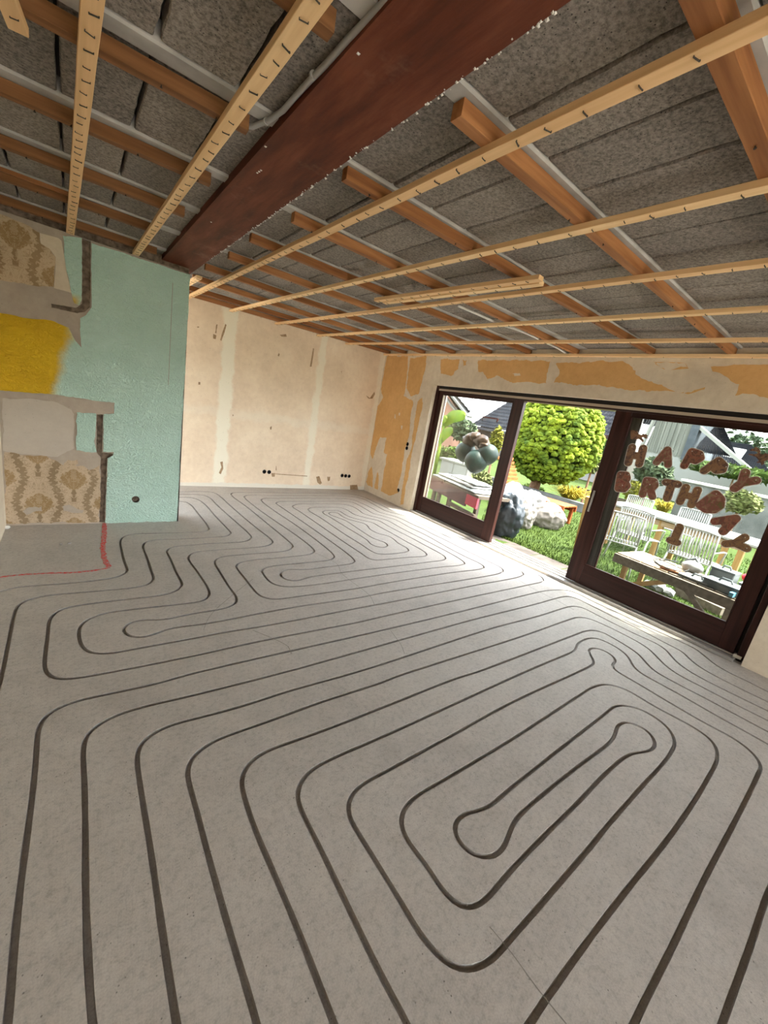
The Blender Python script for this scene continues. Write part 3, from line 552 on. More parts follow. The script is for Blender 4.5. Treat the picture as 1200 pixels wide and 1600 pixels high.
# conduits
g = G().tube([atz(x, y, H+.066) for x, y in ((640,-45),(605,0),(580,25),(545,60),(510,100),(485,125),(462,150),(443,172),(420,188),(395,198),(362,194))], .0095, 10)
con = g.build('conduit', m_grey_pvc, None, True); tag(con, 'grey plastic conduit curving along the left of the steel beam', 'conduit')
for px, py in ((489,118), (416,190)):
    p = atz(px, py, H+.066); G().tube([p+Vector((0, -.006, 0)), p+Vector((0, .006, 0))], .0125, 10).build('clip', m_rib, con)
g = G().tube(catmull([atz(x, y, H+.04) for x, y in ((716,478),(735,486),(760,497),(785,508),(805,514),(830,524),(850,534),(870,543),(886,552),(905,556))], .05), .010, 8)
tag(g.build('ceiling_cable', m_white, None, True), 'white cable sagging between ceiling battens near the window wall', 'cable')
# ================================================================== walls
def circ(c, r, n=16): return [(c[0]+r*math.cos(2*math.pi*i/n), c[1]+r*math.sin(2*math.pi*i/n)) for i in range(n)]
def cup(parent, plane, c, off, r=.031, dep=.05):
    g = G(); n = 16; vs = []
    for rr, d in ((r+.003, -.002), (r, -.002), (r*.97, dep), (0, dep)):
        for i in range(n):
            a_ = 2*math.pi*i/n; q = (c[0]+rr*math.cos(a_), c[1]+rr*math.sin(a_))
            vs.append((q[0], off+d, q[1]) if plane == 'y' else (off+d, q[0], q[1]))
    fs = [(j*n+i, j*n+(i+1) % n, (j+1)*n+(i+1) % n, (j+1)*n+i) for j in range(3) for i in range(n)]
    o = mk('socket_box', vs, fs, m_boxrim, parent); o['label'] = 'black round socket hole'
WT = H+.09
# far wall
W4 = [(XN+.1, .05), (.55, .05), (.55, 2.38), (XN+.1, 2.38)]        # opening for the added nook window, hidden behind the painted wall
sk = [aty(x, y, YF) for x, y in ((413, 737), (420.5, 737.6), (534.5, 743), (540, 743.5), (545.5, 744))]
sk = [(p.x, p.z) for p in sk]
wf = sheet('wall_front', [(XN-.3, -.02), (XW+.05, -.02), (XW+.05, WT), (XN-.3, WT)], 'y', YF, .055, m_far, None, 0, holes=[W4]+[circ(c, .03) for c in sk])
tag(wf, 'far plastered wall with pale filler strips and peeled spots', 'wall', kind='structure')
for c in sk: cup(wf, 'y', c, YF, .0295, .05)
sheet('masonry', [(XN-.3, -.2), (XW+.3, -.2), (XW+.3, WT+.1), (XN-.3, WT+.1)], 'y', YF+.055, .25, m_plain, wf, 0, holes=[W4])
m_scrap = M('paper_scrap', (.30, .19, .10), (.42, .29, .18), 30, .9)
for i, pl in enumerate([[(338,507),(340,507),(338,521),(336,520)], [(352,506),(354,508),(350,521),(346,533),(344,531),(348,518)], [(333,522),(338,524),(337,530),(333,529)], [(344,722),(348,721),(349,732),(345,741),(342,739),(346,730)],
        [(489,544),(491,545),(487,573),(484,573)], [(494,745),(499,744),(503,755),(500,757),(496,754)], [(511,745),(516,745),(515,751),(512,752)], [(572,618),(578,622),(585,612),(586,616),(582,623),(576,623)],
        [(547,758),(558,757),(560,766),(547,765)], [(424,739),(430,739),(429,745),(425,745)], [(437,523),(447,522),(448,526),(440,526)], [(310,597),(313,597),(313,601),(310,601)], [(435,552),(437,553),(436,557),(434,556)],
        [(422,667),(425,666),(424,671),(422,671)], [(431,728),(432,728),(432,735),(431,735)], [(363,648),(365,648),(364,651)], [(533,580),(534,580),(534,585)], [(308,510),(311,510),(311,512),(308,512)]]):
    q = [aty(x, y, YF) for x, y in pl]
    sheet('peeled_spot', [(p.x, p.z) for p in q], 'y', YF-.0012, .0012, m_scrap, wf, .003, .02, seed=i)
G().bar(aty(430, 740.5, YF-.002), aty(480, 744, YF-.002), .002, .012).build('plaster_scar', m_scrap, wf)
# left wall, back wall
wl = G().box(XL-.3, XL, YB-.3, YN, -.2, WT+.06).box(XN-.3, XL-.3, YN-.3, YN, -.2, WT+.06).build('wall_left', m_winpl); tag(wl, 'left wall edge of bare beige plaster beside the damask corner', 'wall', kind='structure')
# painted wall block
TOPZ = aty(298, 428, YG).z; TOPL = aty(0, 328, YG).z
def yg(pl): return [(p.x, p.z) for p in (aty(x, y, YG) for x, y in pl)]
chase = yg([(128.5,372),(142,377),(141,480),(132,488),(121,490),(80,480.5),(80,474),(118,480.5),(127.5,474)])
chan = yg([(151.5,648),(160.5,648),(159.5,707),(176,709),(175,713),(167,717),(165.5,760),(163.5,816),(155.5,816),(157,760),(157.5,714),(150.5,707)])
skg = aty(212, 780, YG); skg = (skg.x, skg.z)
wa = sheet('wall_alcove', [(XL, 0), (XG, 0), (XG, TOPZ), (XL, TOPL)], 'y', YG, .035, m_oldpl, None, 0, holes=[jag(chase, .003, .015, 2), jag(chan, .005, .012, 4), circ(skg, .03)])
tag(wa, 'stripped chimney wall patched with mint stucco, yellow paint and damask paper', 'wall', kind='structure')
G().box(XL, XG, YG+.035, YN, 0, TOPZ-.02).box(XL, XG, YG+.05, YN, TOPZ-.02, H+.145).build('masonry', m_chase, wa)
G().box(XG-.035, XG, YG, YG+.05, 0, TOPZ).build('corner_bead', m_oldpl, wa)
def plate(name, pl, plane, off, mat, parent): return mk(name, [((p[0], off, p[1]) if plane == 'y' else (off, p[0], p[1])) for p in pl], [tuple(range(len(pl)))], mat, parent)
plate('wall_chase', chase, 'y', YG+.0348, m_chase, wa)['label'] = 'dark cable chase cut into the plaster'
cup(wa, 'y', skg, YG-.008, .0305, .05)
m_st_edge = m_stucco
gr = yg([(143,380),(298.5,430),(275.8,817),(165,818),(165.5,790),(167,742),(168,716),(176.5,712),(178,706),(161,706),(162,647),(178,646),(179,629),(150,626),(90,617),(45,613),(-12,608),(-12,487),(0,489),(35,496),(80,501),(107,512),(118,532),(127,543),(125.5,520),(125,497),(134,492),(143,480),(143,440)])
gr = [(min(x, XG), max(z, .004)) for x, z in gr]
hs = [circ(skg, .034)]
o = sheet('stucco_coat', gr, 'y', YG-.010, .010, m_stucco, wa, .004, .02, hs, 1); o['label'] = 'rough mint green stucco with a yellow painted field'
o = sheet('stucco_coat', yg([(98,368),(128,372),(127.5,470),(124,477),(116,474),(104,420)]), 'y', YG-.009, .009, m_stucco, wa, .004, .02, (), 5); o['label'] = 'narrow mint stucco strip left of the chase'
o = sheet('stucco_coat', yg([(120,644),(150,646),(150,672),(148,692),(151,706),(134,706),(119,703)]), 'y', YG-.011, .011, m_stucco, wa, .006, .02, (), 8); o['label'] = 'small lumpy mint stucco patch'
o = sheet('smooth_patch', yg([(4,622),(60,624),(88,628),(112,640),(117,648),(115,672),(116,700),(90,714),(60,711),(28,709),(5,704)]), 'y', YG-.003, .003, m_greypl, wa, .006, .02, (), 9); o['label'] = 'smooth beige plaster patch above the damask paper'
lo_ = [(7,706),(28,704),(31,711),(58,712),(72,711),(90,721),(99,727),(106,718),(121,718),(122,724),(112,728),(130,728),(139,735),(146,733),(155,727),(156.5,760),(155,815),(20,819),(8,818)]
hl = [yg([(36,799),(45,793),(66,791),(66,799),(52,800),(42,804)]), yg([(98,791),(108,788),(120,795),(131,797),(129,802),(110,801),(99,798)])]
o = sheet('damask_paper', yg(lo_), 'y', YG-.0025, .0025, m_dam_low, wa, .010, .02, hl, 12); o['label'] = 'lower piece of brown damask wallpaper'
up_ = [(-14,326),(0,334),(40,351),(62,364),(64,381),(78,389),(87,402),(84,448),(60,448),(0,437),(-14,434)]
o = sheet('damask_paper', yg(up_), 'y', YG-.0025, .0025, m_dam_up, wa, .007, .02, (), 14); o['label'] = 'upper piece of gold-brown damask wallpaper'
o = sheet('cream_paper', yg([(62,364),(91,372),(96,376),(104,425),(112,458),(84,450),(87,402),(78,389),(64,381)]), 'y', YG-.0022, .0022, m_winpl, wa, .003, .02, (), 15)
o = sheet('ledge_plaster', yg([(0,612),(90,618),(150,627),(178,631),(178,645),(150,645),(128,641),(100,634),(80,624),(0,618)]), 'y', YG-.006, .006, m_oldpl, wa, .005, .02, (), 17)
G().bar(aty(270, 442, YG-.011), aty(263, 602, YG-.011), .003, .004, (0, 1, 0)).build('wire_scar', m_oldpl, wa)
wn = sheet('wall_nook', [(YN, -.02), (YF, -.02), (YF, WT+.06), (YN, WT+.06)], 'x', XN, -.25, m_plain, None, 0, holes=[[(YN+.06, .04), (YF-.06, .04), (YF-.06, 2.35), (YN+.06, 2.35)]])
tag(wn, 'end wall of the hidden nook behind the painted partition', 'wall', kind='structure')
# window wall
DY0, DY1, DZ = .40, 4.82, 2.055
skw = [atx(x, y, XW) for x, y in ((636.8, 694), (635.8, 700.3), (622.5, 766))]; skw = [(p.y, p.z) for p in skw]
wout = [(YB, -.02), (DY0, -.02), (DY0, DZ), (DY1, DZ), (DY1, -.02), (YF+.05, -.02), (YF+.05, WT), (YB, WT)]
wr = sheet('wall_right', wout, 'x', XW, .30, m_winpl, None, 0, holes=[circ(c, .03) for c in skw])
tag(wr, 'window wall of bare plaster with torn tan wallpaper remnants', 'wall', kind='structure')
sheet('outer_render', [(YB-.3, -.3), (DY0, -.3), (DY0, DZ), (DY1, DZ), (DY1, -.3), (YF+.3, -.3), (YF+.3, WT+.2), (YB-.3, WT+.2)], 'x', XW+.30, .03, m_plain, wr, 0)
for c in skw: cup(wr, 'x', c, XW-.001, .0295, .05)
cs = lambda pl, ox, oy, s_: [(ox+x/s_, oy+y/s_) for x, y in pl]
A5 = lambda pl: cs(pl, 560, 540, 5.925); A6 = lambda pl: cs(pl, 560, 530, 3.53); A7 = lambda pl: cs(pl, 860, 530, 3.53)
rem = [A5([(265,97),(460,100),(450,260),(435,400),(415,465),(490,500),(505,530),(480,680),(470,830),(430,960),(395,1190),(360,1320),(368,1362),(290,1390),(210,1350),(240,1150),(268,1000),(235,990),(260,850),(205,850),(185,880),(130,1060),(110,1000),(135,850),(180,560),(230,480),(210,400),(245,200)]),
       A5([(482,118),(560,105),(630,97),(625,180),(590,330),(560,440),(485,470),(445,390),(470,200)]),
       A5([(548,520),(590,480),(598,530),(565,690),(535,830),(500,990),(470,1150),(440,1300),(415,1470),(385,1480),(395,1390),(450,1060),(490,940),(520,700)]),
       A5([(125,1110),(135,1200),(130,1310),(85,1290),(70,1260),(95,1170)]), A5([(180,1160),(190,1250),(180,1330),(150,1320),(160,1230)]),
       A6([(455,112),(560,112),(552,165),(530,175),(515,200),(455,192)]), A6([(575,112),(600,115),(595,145),(578,150)]),
       A6([(662,118),(860,116),(1060,122),(1035,245),(930,235),(850,242),(760,200),(710,222),(690,180),(662,180)]),
       A7([(30,135),(200,122),(400,122),(440,150),(500,215),(560,232),(690,290),(560,285),(450,285),(300,262),(20,240),(50,190)]),
       A7([(565,125),(740,132),(765,160),(700,160),(650,172),(600,150)]), A7([(885,155),(1050,140),(1240,140),(1240,330),(1120,300),(1020,312),(1045,245),(960,200),(900,175)]),
       A7([(740,300),(850,265),(850,275),(780,300)]), A7([(700,300),(740,290),(730,300)])]
for i, pl in enumerate(rem):
    q = [atx(x, y, XW) for x, y in pl]; q = [(p.y, min(max(p.z, .012), H+.03)) for p in q]
    hs = []
    if i == 7: hs = [[(p.y, p.z) for p in (atx(x, y, XW) for x, y in A6([(845,190),(890,185),(895,200),(860,205)]))]]
    if i == 0: hs = [[(p.y, p.z) for p in (atx(x, y, XW) for x, y in A5(z))] for z in ([(335,630),(350,632),(345,680),(332,670)], [(375,620),(388,622),(382,650),(372,645)], [(395,740),(410,742),(405,780),(394,775)])]
    o = sheet('wallpaper_remnant', q, 'x', XW-.002, .002, m_tan, wr, .013, .022, hs, 20+i)
G().box(XW-.002, XW+.10, DY1-.004, DY1+.05, 0.0, DZ+.03).build('reveal_edge', m_winpl, wr)
# behind the viewer: unseen wide doorway, added to let daylight in
wb = G().box(XL-.3, -.3, YB-.3, YB, -.2, WT).box(4.3, XW+.3, YB-.3, YB, -.2, WT).box(-.3, 4.3, YB-.3, YB, 2.42, WT).build('wall_back', m_plain); tag(wb, 'plain plastered wall behind the viewer with a wide doorway added for daylight', 'wall', kind='structure')
m_frame = M('mahogany_frame', (.022, .0072, .0056), (.050, .0175, .0125), 1.0, .38, stretch=(30, 30, 1.5))
m_frameh = M('mahogany_rail', (.020, .007, .0055), (.042, .015, .011), 1.0, .38, stretch=(30, 1.5, 30))
m_dark = M('dark_recess', (.012, .009, .008), None, rough=.6)
m_alu = M('aluminium_track', (0.3220, 0.3010, 0.2730), (0.3920, 0.3710, 0.3430), 20, .4, metal=.35)
m_sealb = M('beige_seal', (.40, .33, .255), None, rough=.7)
gl, t, b = nodes_mat('window_glass'); t.nodes.remove(b)
tr_ = N(t, 'ShaderNodeBsdfTransparent', Color=(.97, .985, .975, 1)); gs = N(t, 'ShaderNodeBsdfGlossy', Roughness=.02); fr = N(t, 'ShaderNodeFresnel', IOR=1.45)
mx_ = t.nodes.new('ShaderNodeMixShader'); t.links.new(mth(t, 'MULTIPLY', fr.outputs[0], .42), mx_.inputs[0]); t.links.new(tr_.outputs[0], mx_.inputs[1]); t.links.new(gs.outputs[0], mx_.inputs[2])
t.links.new(mx_.outputs[0], t.nodes['Material Output'].inputs['Surface'])
def simple_window(name, plane, a0, a1, z0, z1, off, label):
    e = empty(name, (0, 0, 0), label, 'window'); e['kind'] = 'structure'
    def bx(nm, p0, p1, q0, q1, mat, th=.04):
        (G().box(off, off+th, p0, p1, q0, q1) if plane == 'x' else G().box(p0, p1, off, off+th, q0, q1)).build(nm, mat, e)
    for p in (a0, (a0+a1)/2-.03, a1-.06): bx('window_stile', p, p+.06, z0, z1, m_frame)
    for q in (z0, z1-.06): bx('window_rail', a0+.06, a1-.06, q, q+.06, m_frame, .036)
    mid = (a0+a1)/2
    for p0, p1 in ((a0+.06, mid-.03), (mid+.03, a1-.06)): bx('glass_pane', p0, p1, z0+.06, z1-.06, gl, .004)
sl_ = empty('added_roof_glass', (0, 0, 0), 'unseen glass roof added over the nook to let in light', 'window'); sl_['kind'] = 'structure'  # unseen glazing added so sun and sky reach the far end
for k in range(4):
    G().box(XN+.79*k, XN+.79*k+.75, YN, YF, H+.20, H+.206).build('glass_pane', gl, sl_); G().box(XN+.79*k+.75, XN+.79*k+.79, YN, YF, H+.15, H+.21).build('glazing_bar', m_frame, sl_)
simple_window('added_window_2', 'y', W4[0][0], W4[1][0], .05, 2.38, YF+.15, 'unseen wide brown window added in the nook to let in light')  # unseen window put in to brighten the far end of the room
simple_window('added_window_3', 'x', YN+.06, YF-.06, .04, 2.35, XN-.15, 'unseen brown window added in the nook end wall to let in light')  # unseen window put in for grazing light on the far wall
# ================================================================== sliding door
door = empty('door_1', (0, 0, 0), 'wide dark brown sliding patio door, its middle bay standing open', 'door'); door['kind'] = 'structure'
def bx(nm, x0, x1, y0, y1, z0, z1, mat, par=None, bev=.003): return G().box(x0, x1, y0, y1, z0, z1).build(nm, mat, par or door, bevel=bev)
bx('frame_jamb', 4.515, 4.72, 4.765, DY1, 0.0, DZ, m_frame); bx('frame_jamb', 4.515, 4.72, DY0, .455, 0.0, DZ, m_frame)
bx('frame_head', 4.53, 4.72, .455, 4.765, 2.005, DZ, m_dark); bx('head_strip', 4.525, 4.545, .455, 4.765, 1.985, 2.012, m_sealb, bev=0); bx('head_track', 4.545, 4.70, .455, 4.765, 1.965, 2.005, m_frameh)
bx('sill_track', 4.44, 4.515, .455, 4.80, .001, .030, m_alu); bx('sill_base', 4.515, 4.80, DY0, DY1, -.10, .028, m_alu)
for x in (4.535, 4.63, 4.705): bx('track_rail', x, x+.008, .455, 4.765, .028, .040, m_alu, bev=0)
def panel(nm, x0, x1, y0, y1, sl, sr, zb, zt, label, mats=None):
    fm, rm = mats or (m_frame, m_frameh)
    p = bx(nm, x0, x1, y0, y0+sr, .04, 1.985, fm); p['label'] = label                  # right stile carries the panel
    bx('door_stile', x0, x1, y1-sl, y1, .04, 1.985, fm, p); bx('bottom_rail', x0+.002, x1-.002, y0+sr, y1-sl, .04, zb, rm, p); bx('top_rail', x0+.002, x1-.002, y0+sr, y1-sl, zt, 1.985, rm, p)
    xm = (x0+x1)/2
    bx('glass_pane', xm-.003, xm+.003, y0+sr, y1-sl, zb, zt, gl, p, 0)
    for q in ((y0+sr, y1-sl, zb, zb+.012), (y0+sr, y1-sl, zt-.012, zt)): bx('glazing_bead', x0-.001, xm-.003, *q, m_sealb if zb > .3 else m_frameh, p, 0)
    for q in ((y0+sr, y0+sr+.010), (y1-sl-.010, y1-sl)): bx('glazing_bead', x0-.001, xm-.003, *q, zb, zt, m_sealb if q[0] > 4 else m_frame, p, 0)
    return p
lp = panel('fixed_panel', 4.55, 4.61, 3.215, 4.765, .09, .155, .285, 1.935, 'left glazed panel of the sliding door')
rp = panel('sliding_panel', 4.55, 4.61, .485, 2.075, .165, .115, .27, 1.925, 'right glazed panel of the sliding door')
m_grey_stile = M('grey_stile', (.075, .068, .060), (.13, .12, .105), 1.0, .6, stretch=(30, 30, 1.5))  # grey tone for the slid-back panel
op = panel('rear_panel', 4.635, 4.69, .46, 1.995, .16, .12, .22, 1.955, 'slid-back middle panel behind the right one', (m_grey_stile, m_grey_stile))
hd = G().bar((4.535, 2.035, .86), (4.535, 2.035, 1.10), .018, .012).build('door_handle', m_alu, rp)
G().bar((4.55, 2.035, .90), (4.535, 2.035, .90), .012, .012).bar((4.55, 2.035, 1.06), (4.535, 2.035, 1.06), .012, .012).build('handle_post', m_alu, hd)
G().box(4.50, 4.545, .42, .475, .03, .055).build('track_stop', m_white, door)
# ================================================================== things on the glass
def letter_mat(name, a_, b_, c_):
    m, t, b = nodes_mat(name); v = pos(t)
    vo = N(t, 'ShaderNodeTexNoise', Scale=22, Detail=3, Distortion=1.2); t.links.new(v, vo.inputs['Vector'])
    c = ramp(t, vo.outputs['Fac'], [(.30, a_), (.48, b_), (.62, c_), (.75, a_)])
    t.links.new(c, b.inputs['Base Color']); b.inputs['Roughness'].default_value = .5; return m
LM = [letter_mat('print_red', (.17, .022, .018), (.24, .10, .055), (.10, .04, .025)), letter_mat('print_brown', (.12, .052, .028), (.24, .125, .06), (.07, .03, .025)),
      letter_mat('print_olive', (.10, .085, .02), (.19, .05, .04), (.24, .16, .09)), letter_mat('print_plum', (.075, .032, .038), (.24, .13, .05), (.12, .05, .028))]
m_rim = M('card_rim', (.62, .60, .55), None, rough=.6)
ROT = Matrix(((0, 0, -1), (-1, 0, 0), (0, 1, 0)))
STROKES = {'H': [((0,0),(0,1)), ((.62,0),(.62,1)), ((0,.5),(.62,.5))], 'A': [((0,0),(.34,.95)), ((.68,0),(.34,.95)), ((.14,.36),(.54,.36))], 'P': [((0,0),(0,1)), ((0,1),(.42,.98)), ((.42,.98),(.58,.75)), ((.58,.75),(.42,.50)), ((.42,.50),(0,.48)), ((.2,.75),(.4,.75))],
 'Y': [((.33,0),(.33,.48)), ((.33,.48),(0,1)), ((.33,.48),(.66,1))], 'B': [((0,0),(0,1)), ((0,1),(.36,1)), ((.36,1),(.46,.77)), ((.46,.77),(.36,.54)), ((0,.52),(.36,.52)), ((.36,.52),(.52,.26)), ((.52,.26),(.38,.0)), ((0,0),(.38,0))], 'R': [((0,0),(0,1)), ((0,1),(.40,1)), ((.40,1),(.52,.76)), ((.52,.76),(.40,.52)), ((0,.5),(.40,.5)), ((.3,.5),(.58,0))],
 'T': [((.32,0),(.32,1)), ((0,1),(.64,1))], 'D': [((0,0),(0,1)), ((0,1),(.35,.95)), ((.35,.95),(.60,.68)), ((.60,.68),(.60,.32)), ((.60,.32),(.35,.05)), ((.35,.05),(0,0)), ((.2,.3),(.2,.7)), ((.36,.4),(.36,.6))], 'I': [((.18,0),(.18,1)), ((0,.02),(.36,.02))]}
def stroke_mesh(ch, r, th, n=9):
    vs, fs = [], []
    for k, (a_, b_) in enumerate(STROKES[ch]):
        a_, b_ = Vector(a_), Vector(b_); an = math.atan2((b_-a_).y, (b_-a_).x); ring = []
        for i in range(n): t = an+math.pi/2+math.pi*i/(n-1); ring.append(a_+Vector((math.cos(t), math.sin(t)))*r)
        for i in range(n): t = an-math.pi/2+math.pi*i/(n-1); ring.append(b_+Vector((math.cos(t), math.sin(t)))*r)
        m_ = len(ring); k0 = len(vs); z = th+.0006*k
        vs += [(p.x, p.y, z) for p in ring]+[(p.x, p.y, -th) for p in ring]
        fs += [tuple(range(k0, k0+m_))]+[(k0+i, k0+m_+i, k0+m_+(i+1) % m_, k0+(i+1) % m_) for i in range(m_)]
    return vs, fs
def letter(ch, px, py, hpx, rot, mi, label, gx=4.572):
    p = atx(px, py, gx); q = atx(px+hpx*.27, py-hpx, gx); hh = abs(q.z-p.z)*.80
    e = empty('birthday_letter', p, label, 'letter', 'paper birthday letters stuck on the right glass pane')
    w_ = max(max(s[0][0], s[1][0]) for s in STROKES[ch]); R_ = Matrix.Rotation(math.radians(rot), 4, 'Z')
    for nm, r_, th, m, dx in (('letter_rim', .25, .008, m_rim, .0022), ('letter_print', .212, .010, LM[mi], 0)):
        vs, fs = stroke_mesh(ch, r_, th); vv = []
        for v in vs:
            c_ = ROT @ (R_ @ Vector(((v[0]-w_/2)*hh*1.05, (v[1]-.5)*hh, v[2]*hh*.8))); vv.append(tuple(c_+Vector((dx, 0, 0))))
        me = bpy.data.meshes.new(nm); me.from_pydata(vv, [], fs); me.update(); me.materials.append(m); o = bpy.data.objects.new(nm, me); COL.objects.link(o); o.parent = e
    for a_ in (0, w_):                                     # punched string holes
        if ch in 'I' and a_: continue
        c_ = ROT @ (R_ @ Vector(((a_-w_/2)*hh, .52*hh, 0))); n = 8
        vs = [(-.0042, c_.y+.0045*math.cos(2*math.pi*i/n), c_.z+.0045*math.sin(2*math.pi*i/n)) for i in range(n)]
        me = bpy.data.meshes.new('string_hole'); me.from_pydata(vs, [], [tuple(range(n))]); me.materials.append(m_rim); o = bpy.data.objects.new('string_hole', me); COL.objects.link(o); o.parent = e
for ch, px, py, hp, rot, mi, lb in [
    ('H', 993, 712, 31, 4, 1, 'brown paper letter H at the left end of the upper row'), ('A', 1039, 713, 29, -2, 2, 'olive paper letter A beside the H in the upper row'),
    ('P', 1083, 719, 30, -8, 0, 'reddish upright paper letter P in the upper row'), ('P', 1117, 733, 30, -34, 1, 'dark tilted paper letter P in the upper row'), ('Y', 1160, 754, 33, -30, 2, 'tilted paper letter Y ending the upper row'),
    ('B', 974, 753, 28, 8, 0, 'red paper letter B at the left end of the lower row'), ('R', 1015, 763, 29, 2, 2, 'red and olive paper letter R in the lower row'), ('T', 1046, 767, 30, 2, 1, 'brown paper letter T between R and H'),
    ('H', 1076, 775, 30, -2, 3, 'plum paper letter H in the lower row'), ('D', 1113, 787, 33, -32, 2, 'tilted paper letter D in the lower row'), ('A', 1137, 816, 32, -40, 0, 'tilted red paper letter A near the end of the lower row'),
    ('I', 1057, 835, 30, -2, 3, 'slipped paper letter I in front of the white chairs'), ('Y', 1149, 849, 30, -66, 3, 'fallen paper letter Y at the lower right of the pane')]:
    letter(ch, px, py, hp, rot, mi, lb)
def silhouette(name, pl, label, mat, gx=4.572):
    q = [atx(x, y, gx) for x, y in pl]; c = sum(q, Vector())/len(q)
    o = sheet(name, [(p.y, p.z) for p in q], 'x', gx-.003, .004, mat, None, .002, .008, (), 3); tag(o, label, 'cutout', 'paper animal cutouts on the glass'); return o
c1 = lambda pl: cs(pl, 960, 640, 9.23); c2 = lambda pl: cs(pl, 1080, 640, 10)
silhouette('animal_cutout', c1([(232,295),(290,300),(335,310),(352,350),(395,365),(410,345),(450,350),(490,375),(468,390),(490,415),(450,420),(425,400),(400,405),(432,460),(405,465),(350,425),(300,430),(232,425)]), 'brown paper animal cutout above the letter H', LM[1])
silhouette('animal_cutout', c2([(910,625),(985,605),(1000,580),(1060,610),(1085,650),(1080,690),(1130,700),(1160,670),(1190,690),(1215,690),(1215,800),(1180,790),(1140,810),(1140,850),(1100,870),(1090,830),(1030,835),(1025,815),(1065,805),(1010,740),(890,705),(905,690),(1000,695),(1045,680),(1030,655),(920,645)]), 'brown paper animal cutout at the right edge of the pane', LM[1])
# ================================================================== garden materials
m_lawn = M('lawn', (0.0213, 0.0394, 0.0033), (0.0369, 0.0615, 0.0066), 3.0, .95, .9, 60, .03)
m_blade = M('grass_blade', (0.0279, 0.0533, 0.0041), (0.0508, 0.0795, 0.0082), 2.0, .8)
m_stone = M('paving_stone', (0.0350, 0.0294, 0.0245), (0.0595, 0.0518, 0.0441), 6, .9, .4, 40, .01)
m_con = M('conifer', (.024, .048, .003), (.135, .175, .008), 2.6, .9, lo=.30, hi=.68)
m_trunk = M('bark', (.16, .09, .055), (.27, .16, .10), 14, .95, .6, 30, .02)
m_bush = M('bush_green', (.022, .048, .006), (.06, .092, .013), 6, .9); m_bush2 = M('bush_bluegreen', (.035, .055, .03), (.075, .095, .048), 6, .9)
m_bushy = M('bush_yellow', (.09, .095, .008), (.17, .155, .015), 6, .9); m_bushl = M('bush_pale', (.07, .09, .025), (.15, .16, .06), 6, .9)
m_straw = M('yellow_grass', (.18, .14, .006), (.29, .225, .02), 3, .8); m_banana = M('banana_leaf', (.06, .13, .004), (.15, .215, .010), 5, .6)
m_orange = M('orange_wood', (.22, .05, .010), (.30, .085, .022), 1.0, .6, stretch=(8, 8, 8)); m_tim = M('yellow_timber', (.22, .125, .04), (.31, .19, .07), 1.0, .7, stretch=(20, 20, 3))
m_oldw = M('weathered_wood', (.075, .058, .043), (.13, .105, .08), 1.0, .85, stretch=(3, 22, 22)); m_plank = M('pale_plank', (.24, .165, .10), (.32, .235, .15), 1.0, .75, stretch=(20, 3, 20))
m_whitef = M('white_metal', (.23, .23, .22), None, rough=.45); m_wtop = M('white_table', (0.2040, 0.1997, 0.1870), (0.2380, 0.2338, 0.2210), 8, .6)
m_bagd = M('dark_bag', (.012, .017, .020), (.032, .040, .045), 4, .32, .3, 14, .01, spec=.5); m_bagw = M('white_bag', (0.1800, 0.1740, 0.1613), (0.2475, 0.2438, 0.2288), 4, .55, .4, 9, .02); m_bagb = M('cream_bag', (0.1445, 0.1292, 0.1105), (0.2125, 0.1955, 0.1700), 4, .6, .4, 9, .02)
m_tarp = M('grey_tarp', (.22, .24, .235), (.36, .38, .37), 5, .5, .3, 9, .02); m_maroon = M('maroon_board', (.050, .022, .022), (.085, .035, .035), 4, .5); m_pink = M('pink_cover', (.42, .06, .085), None, rough=.6)
m_balg = M('green_foil', (.0008, .0075, .0050), (.003, .019, .013), 5, .5, spec=.25); m_balb = M('brown_foil', (0.0200, 0.0110, 0.0065), (0.0550, 0.0330, 0.0180), 14, .4)
m_tile = M('roof_tile', (.010, .0115, .015), (.022, .024, .029), 3, .9, spec=.04); m_salmon = M('salmon_render', (.30, .15, .105), (.36, .19, .135), 2, .9); m_wht = M('white_render', (.22, .215, .20), None, rough=.9)
m_boards = M('grey_boards', (.10, .10, .085), (.17, .168, .145), 1.0, .85, stretch=(1, 9, .3)); m_bluegrey = M('slate_board', (.045, .052, .06), (.07, .078, .088), 4, .8); m_verge = M('verge_board', (.22, .215, .19), None, rough=.8)
m_gwall = M('garden_wall', (.085, .088, .085), (.14, .14, .135), 3, .9, .3, 20, .02); m_fence = M('brown_fence', (.065, .043, .036), (.10, .07, .058), 1.0, .85, stretch=(9, 9, 9))
m_far_tree = M('far_tree', (.03, .05, .025), (.065, .088, .05), 3, .95); m_clay = M('clay', (.28, .12, .07), None, rough=.8)
m_gt = M('grey_plastic', (.075, .085, .09), (.13, .14, .145), 8, .5); m_blue = M('blue_plastic', (.08, .20, .28), None, rough=.45); m_redp = M('red_plastic', (.55, .02, .035), None, rough=.4); m_gp = M('green_plastic', (.03, .11, .06), None, rough=.5); m_cable = M('black_cable', (.02, .02, .02), None, rough=.6); m_cop = M('copper', (.35, .16, .08), None, rough=.4)
def gp(px, py): return atz(px, py, GZ)
